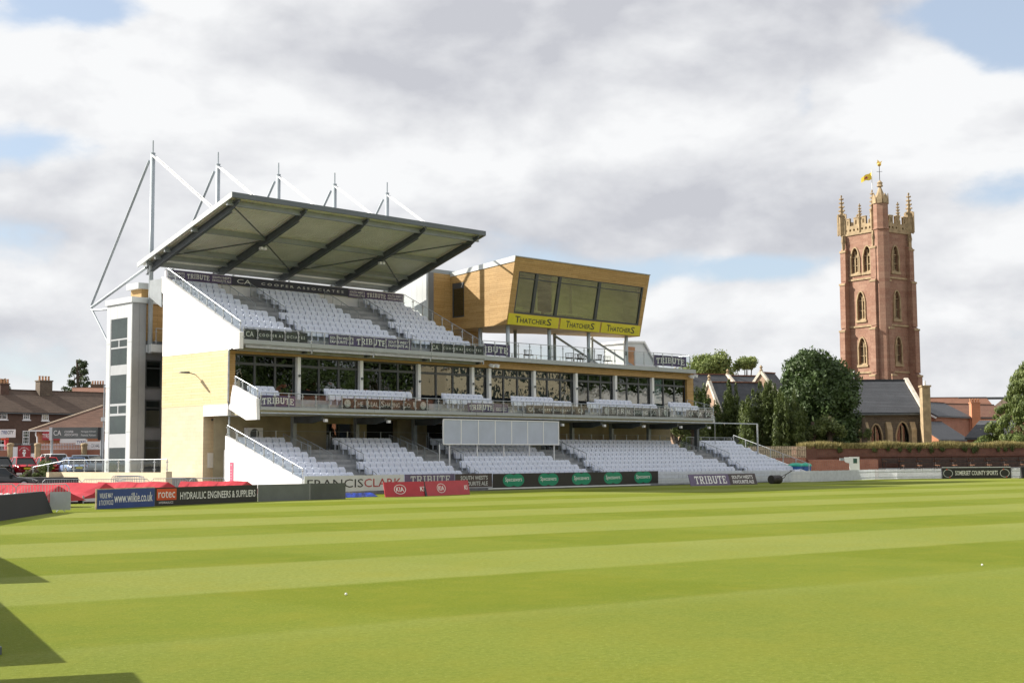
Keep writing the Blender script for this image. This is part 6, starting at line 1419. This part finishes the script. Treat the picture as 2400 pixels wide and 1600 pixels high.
# flag
p = tp(2.2, 1.6, 0); zt = zT(386); fpole = MB().tube((p.x, p.y, lev[4]), (p.x, p.y, zt), .07, .045, 8).build('flagpole', alum, CH)
nx = 9; vs = []; fs = []
for i in range(nx):
    t = i / (nx - 1); q = Vector((p.x, p.y, zt - .35)) - RGT * (1.35 * t + .02) + FWD * .12 * math.sin(t * 7) - UZ * (.75 * t + .06 * math.sin(t * 8)); vs += [q, q - UZ * (.95 - .35 * t)]
for i in range(nx - 1): fs.append((2 * i, 2 * i + 1, 2 * i + 3, 2 * i + 2))
vs2 = [v + FWD * .02 for v in vs]; N2 = len(vs); fl_ = MB().add(vs + vs2, fs + [tuple(j + N2 for j in f)[::-1] for f in fs]); fo = fl_.build('flag', flagm, fpole)
mb = MB(); 
for i in range(3, 6): mb.quad(vs[2 * i] - FWD * .01 - UZ * .3, vs[2 * i + 1] - FWD * .01 + UZ * .2, vs[2 * i + 3] - FWD * .01 + UZ * .2, vs[2 * i + 2] - FWD * .01 - UZ * .3)
mb.build('flag_emblem', lettr, fo)
# scaffold poles crossing at the tower foot
mb = MB()
for (x0, y0), (x1, y1) in (((1984, 868), (2003, 888)), ((1988, 872), (2006, 890)), ((2003, 868), (1988, 890))): mb.tube(px(x0, y0, 160), px(x1, y1, 160), .07, None, 6)
mb.build('crossed_poles', alum, CH)
# aisle with slate roof in front of the tower
Za, Zb = 146.5, 147; L0, L1 = (1940 - 1200) / F_PX * Za, (2163 - 1200) / F_PX * Zb
e0, e1 = cw(L0, Za, 0), cw(L1, Zb, 0); Rn = (e1 - e0).normalized(); Bn = Vector((-Rn.y, Rn.x, 0)); LN = (e1 - e0).length
ez0 = zat(966, 2160, Zb); rz0 = zat(896, 2112, Zb + 5); dep = 5.2
def np_(a, b, z): p = e0 + Rn * a + Bn * b; return Vector((p.x, p.y, z))
mb = MB(); aw = [arch(1.3, 2.3, LN * (2036 - 1940) / 223, 3.2), arch(1.5, 2.5, LN * (2096 - 1940) / 223, 3.2), arch(1.3, 2.5, LN * (1985 - 1940) / 223, 3.1)]
mb.holes(np_(0, 0, 0), Rn, UZ, [(0, 0), (LN, 0), (LN, ez0), (0, ez0)], aw, Bn * .45)
mb.add([np_(LN, 0, 0), np_(LN, dep * 2, 0), np_(LN, dep * 2, ez0), np_(LN, dep, rz0), np_(LN, 0, ez0)], [(0, 1, 2, 3, 4)]); mb.add([np_(0, 0, 0), np_(0, dep * 2, 0), np_(0, dep * 2, ez0), np_(0, dep, rz0), np_(0, 0, ez0)], [(4, 3, 2, 1, 0)])
nv = mb.build('aisle', rubble, CH)
for h in aw:
    MB().quad(*[np_(x, .42, z) for x, z in h]).build('aisle_window', glasst, nv); mb = MB(); x0, x1 = h[0][0], h[1][0]
    mb.bar(np_((x0 + x1) / 2, .25, 3.1), np_((x0 + x1) / 2, .25, 5.3), .12, .12, tuple(Bn))
    for (xa, za), (xb, zb_) in zip(h[1:], h[2:] + h[:1]): mb.bar(np_(xa, -.02, za), np_(xb, -.02, zb_), .14, .16, tuple(Bn))
    mb.build('window_surround', hamstone, nv); MB().quad(*[np_(x, .60, z) for x, z in h]).build('dark_nave', darkin, nv)
for a in [LN * (x_ - 1940) / 223 for x_ in (1975, 2024, 2078, 2134, 2158)]:
    mb = MB(); c = np_(a, -.35, 0); mb.obox((c.x, c.y, 0), Rn, Bn, .28, .36, -.05, 4.9); mb.hexa([np_(a - .28, -.71, 4.9), np_(a + .28, -.71, 4.9), np_(a + .28, .0, 4.9), np_(a - .28, .0, 4.9), np_(a - .28, -.15, 5.7), np_(a + .28, -.15, 5.7), np_(a + .28, .0, 5.7), np_(a - .28, .0, 5.7)]); mb.build('aisle_buttress', hamstone, nv)
mb = MB()
for s in (0, 1):
    b0, b1 = (-.35, dep) if s == 0 else (2 * dep + .35, dep); q = [np_(-.3, b0, ez0 - .15), np_(LN - .25, b0, ez0 - .15), np_(LN - .25, b1, rz0 + .1), np_(-.3, b1, rz0 + .1)]; mb.hexa([tuple(p) for p in q] + [tuple(p + UZ * .15) for p in q])
nr = mb.build('aisle_roof', slate, CH); MB().bar(np_(-.3, dep, rz0 + .3), np_(LN - .2, dep, rz0 + .3), .3, .12).build('ridge_tiles', slate, nr)
mb = MB()
for b0, b1 in ((-.5, dep), (2 * dep + .5, dep)): mb.bar(np_(LN - .05, b0, ez0 - .05), np_(LN - .05, b1, rz0 + .38), .38, .35)
mb.build('gable_coping', plain('pale_coping', (.55, .50, .42), .8, .15), nr); MB().bar(np_(-.1, -.42, ez0 - .2), np_(LN, -.42, ez0 - .2), .14, .14).build('gutter', steeld, nr)
p = px(2169, 960, Zb - 1.5); q = np_(LN - 1.0, .2, 0); mb = MB(); mb.obox((p.x, p.y, 0), RGT, FWD, .42, .5, 0, zat(907, 2167, Zb - 1.5)); mb.obox((p.x, p.y, 0), RGT, FWD, .52, .6, zat(907, 2167, Zb - 1.5), zat(903, 2167, Zb - 1.5)); ck = mb.build('chimney', hamstone, CH)
MB().lathe([(.16, 0), (.14, .5)], (p.x, p.y, zat(903, 2167, Zb - 1.5)), 8).build('chimney_pot', alum, ck)

# church hall with three gables left of the tower
HALL = thing('church_hall', 'slate roofed church hall with brick gables behind the yews', 'church hall', cw(22, 165, 0))
def gabled(xl, xr, yr, ye, Z, D, wallm, roofm, name):
    """roof block: ridge from xl to xr at photo row yr, eaves at ye"""
    a, b = cw((xl - 1200) / F_PX * Z, Z, 0), cw((xr - 1200) / F_PX * Z, Z + 2, 0); R = (b - a).normalized(); B = Vector((-R.y, R.x, 0)); L = (b - a).length; rz_ = zat(yr, (xl + xr) / 2, Z + D); ez_ = zat(ye, (xl + xr) / 2, Z)
    P = lambda s, t, z: (a + R * s + B * t).to_tuple()[:2] + (z,)
    mb = MB(); mb.add([P(0, 0, 0), P(L, 0, 0), P(L, 2 * D, 0), P(0, 2 * D, 0), P(0, 0, ez_), P(L, 0, ez_), P(L, 2 * D, ez_), P(0, 2 * D, ez_), P(0, D, rz_), P(L, D, rz_)], [(0, 1, 5, 4), (1, 2, 6, 9, 5), (2, 3, 7, 6), (3, 0, 4, 8, 7)]); w = mb.build('wall', wallm, HALL)
    mb = MB()
    for t0 in (-.2, 2 * D + .2): q = [P(.15, t0, ez_ + .02), P(L, t0, ez_ + .02), P(L, D, rz_ + .12), P(.15, D, rz_ + .12)]; mb.hexa(q + [(x, y, z + .12) for x, y, z in q])
    r = mb.build('roof', roofm, HALL); MB().bar(P(.15, D, rz_ + .28), P(L, D, rz_ + .28), .25, .14).build('ridge_tiles', tile, r)
    mb = MB()
    for t0 in (-.3, 2 * D + .3): mb.bar(P(0, t0, ez_ + .1), P(0, D, rz_ + .36), .35, .3)
    mb.build('gable_coping', MATS['pale_coping'], r)
    MB().lathe([(.12, 0), (.2, .15), (.08, .3), (.22, .45), (.05, .7)], P(0, D, rz_ + .4), 8).build('finial', hamstone, r)
gabled(1606, 1732, 880, 925, 172, 3.2, tanbrick, slate, 'a'); gabled(1732, 1835, 884, 915, 176, 3.0, tanbrick, slated, 'b')
gabled(1696, 1830, 900, 1000, 150, 3.6, tanbrick, slate, 'c'); gabled(1822, 1862, 878, 930, 158, 2.2, tanbrick, slated, 'd')

# ================================================================== HOUSES AT THE RIGHT
def rblock(name, label, xl, xr, yr, ye, Z, D, wallm, roofm, turn=0.0, z0=0.0):
    a = cw((xl - 1200) / F_PX * Z, Z, 0); b = cw((xr - 1200) / F_PX * (Z + turn), Z + turn, 0); R = (b - a).normalized()
    return house(name, label, 'house', a, (b - a).length, 2 * D, zat(ye, (xl + xr) / 2, Z + turn / 2), zat(yr, (xl + xr) / 2, Z + D + turn / 2), wallm, roofm, z0, R)
r_, P_, f_ = rblock('brick_house', 'long brick house with orange tiled roof behind the slate roofs', 2170, 2330, 934, 962, 205, 4, brick, tile); MB().bar(P_(6, 4.0, zat(931, 2230, 205)), P_(15, 4.0, zat(931, 2230, 205)), .6, .35).build('roof_light', steeld, f_)
r_, P_, f_ = rblock('brick_house', 'red tiled house right of the orange chimney', 2262, 2380, 950, 978, 192, 4, brick, tile, 6)
r_, P_, f_ = rblock('brick_house', 'far brown roofed house beside the conifer', 2312, 2460, 938, 966, 225, 5, brick, tiled, -8)
r_, P_, f_ = rblock('slate_house', 'brick house with dark slate roof and white bargeboard beside the church', 2190, 2270, 945, 976, 176, 3.6, brick, slated, 8)
MB().bar(P_(-.25, -.2, zat(979, 2192, 176)), P_(-.25, 3.6, zat(945, 2200, 178)), .25, .2).build('bargeboard', alum, f_)
q = px(2285, 975, 184); chimney(r_, (q.x, q.y, 0), 1.15, 1.0, 1, zat(945, 2285, 184), orangebrick, RGT, 4)
r_, P_, f_ = rblock('slate_house', 'low dark slate outbuilding with white vent below the brick houses', 2196, 2262, 990, 1030, 158, 3.4, orangebrick, slated, 4)
r_, P_, f_ = rblock('slate_house', 'low grey slate outbuilding with blue skylight next to the conifer', 2262, 2350, 988, 1026, 150, 3.4, brick, slate, -3)
MB().bar(P_(2.3, 1.0, zat(1006, 2300, 150)), P_(3.4, 1.0, zat(1006, 2300, 150)), .9, .1).build('skylight', glasst, f_)

# ================================================================== TERRACE FURNITURE
def terrchair(lab, u, v, rot):
    c = Vector((u, v, TZ)); root = thing('terrace_chair', lab, 'chair', c, 'chairs on the roof terrace'); co, si = math.cos(rot), math.sin(rot); T = lambda x, y, z: (u + x * co - y * si, v + x * si + y * co, TZ + z)
    MB().hexa([T(-.28, -.28, .38), T(.28, -.28, .38), T(.28, .28, .38), T(-.28, .28, .38), T(-.28, -.28, .45), T(.28, -.28, .45), T(.28, .28, .45), T(-.28, .28, .45)]).build('seat', rattan, root)
    mb = MB()
    for k in range(9): a = math.pi * k / 8; mb.tube(T(math.cos(a) * .3, math.sin(a) * .3, .42), T(math.cos(a) * .34, math.sin(a) * .36, .80), .014, None, 4)
    mb.path([T(math.cos(math.pi * k / 8) * .34, math.sin(math.pi * k / 8) * .36, .8) for k in range(9)], .022, 5); mb.build('backrest', rattan, root)
    for x, y in ((-.25, -.25), (.25, -.25), (.25, .25), (-.25, .25)): MB().tube(T(x, y, 0), T(x, y, .38), .018, None, 5).build('leg', rattan, root)
for k, x in enumerate((905, 1290, 1350, 1400, 1520, 1630)):
    p = pv(1000 + x / 3.7935, 848, 9.5); terrchair('%s rattan chair from the left on the roof terrace under the press box' % ORD[k], p.x, 9.5 + .25 * (k % 2), 2.5 * k)

# ================================================================== ADDED ACROSS THE GROUND (unseen; sized to fill the reflections in the glazing)
def opp(lab, u, v, w, d, h, m, rm=None, name='reflection_block'):
    root = thing(name, lab, 'building', (u, v, 0)); MB().box(u - w / 2, u + w / 2, v - d, v, -.02, h).build('wall', m, root); MB().box(u - w / 2 - .4, u + w / 2 + .4, v - d - .4, v + .4, h, h + .5).build('roof', rm or cladpanel, root)
    for k in range(int(w / 4)):
        for z in range(int(h / 3.6)): MB().box(u - w / 2 + 1 + 4 * k, u - w / 2 + 3.2 + 4 * k, v + .01, v + .06, 1.2 + 3.6 * z, 3.2 + 3.6 * z).build('window', glasst, root)
opp('added cream block across the ground for the window reflections', 55, -92, 26, 9, 15, cream); opp('added brick block with tiled top across the ground for the window reflections', 86, -88, 24, 9, 12, orangebrick, tile); opp('added tall cream block across the ground for the window reflections', 118, -84, 28, 9, 18, cream); opp('added white block at the far side for the window reflections', 150, -80, 26, 9, 14, white); opp('added brick block with slate top beside the cream block for the window reflections', 28, -98, 22, 9, 16, brick, slate)
for k in range(11):  # unseen tree row added to block the sky mirrored in the facade panes
    rng = np.random.default_rng(900 + k); u = 8 + 19 * k; v = -108 + 1.5 * k; c = (u, v, 17 + 3 * rng.random()); cl = clump_crown(rng, c, (9, 5, 10), 30, 2.0, 3.6) + [((u, v, 11), (9, 4, 9), 30)]
    tree('reflection_tree', '%s tall tree of the row added across the ground to darken the window reflections' % (ORD + ['eleventh'])[k], (u, v, 0), 16, cl, 5000, .75, leaf_oak, .5, 900 + k, shell=.3)
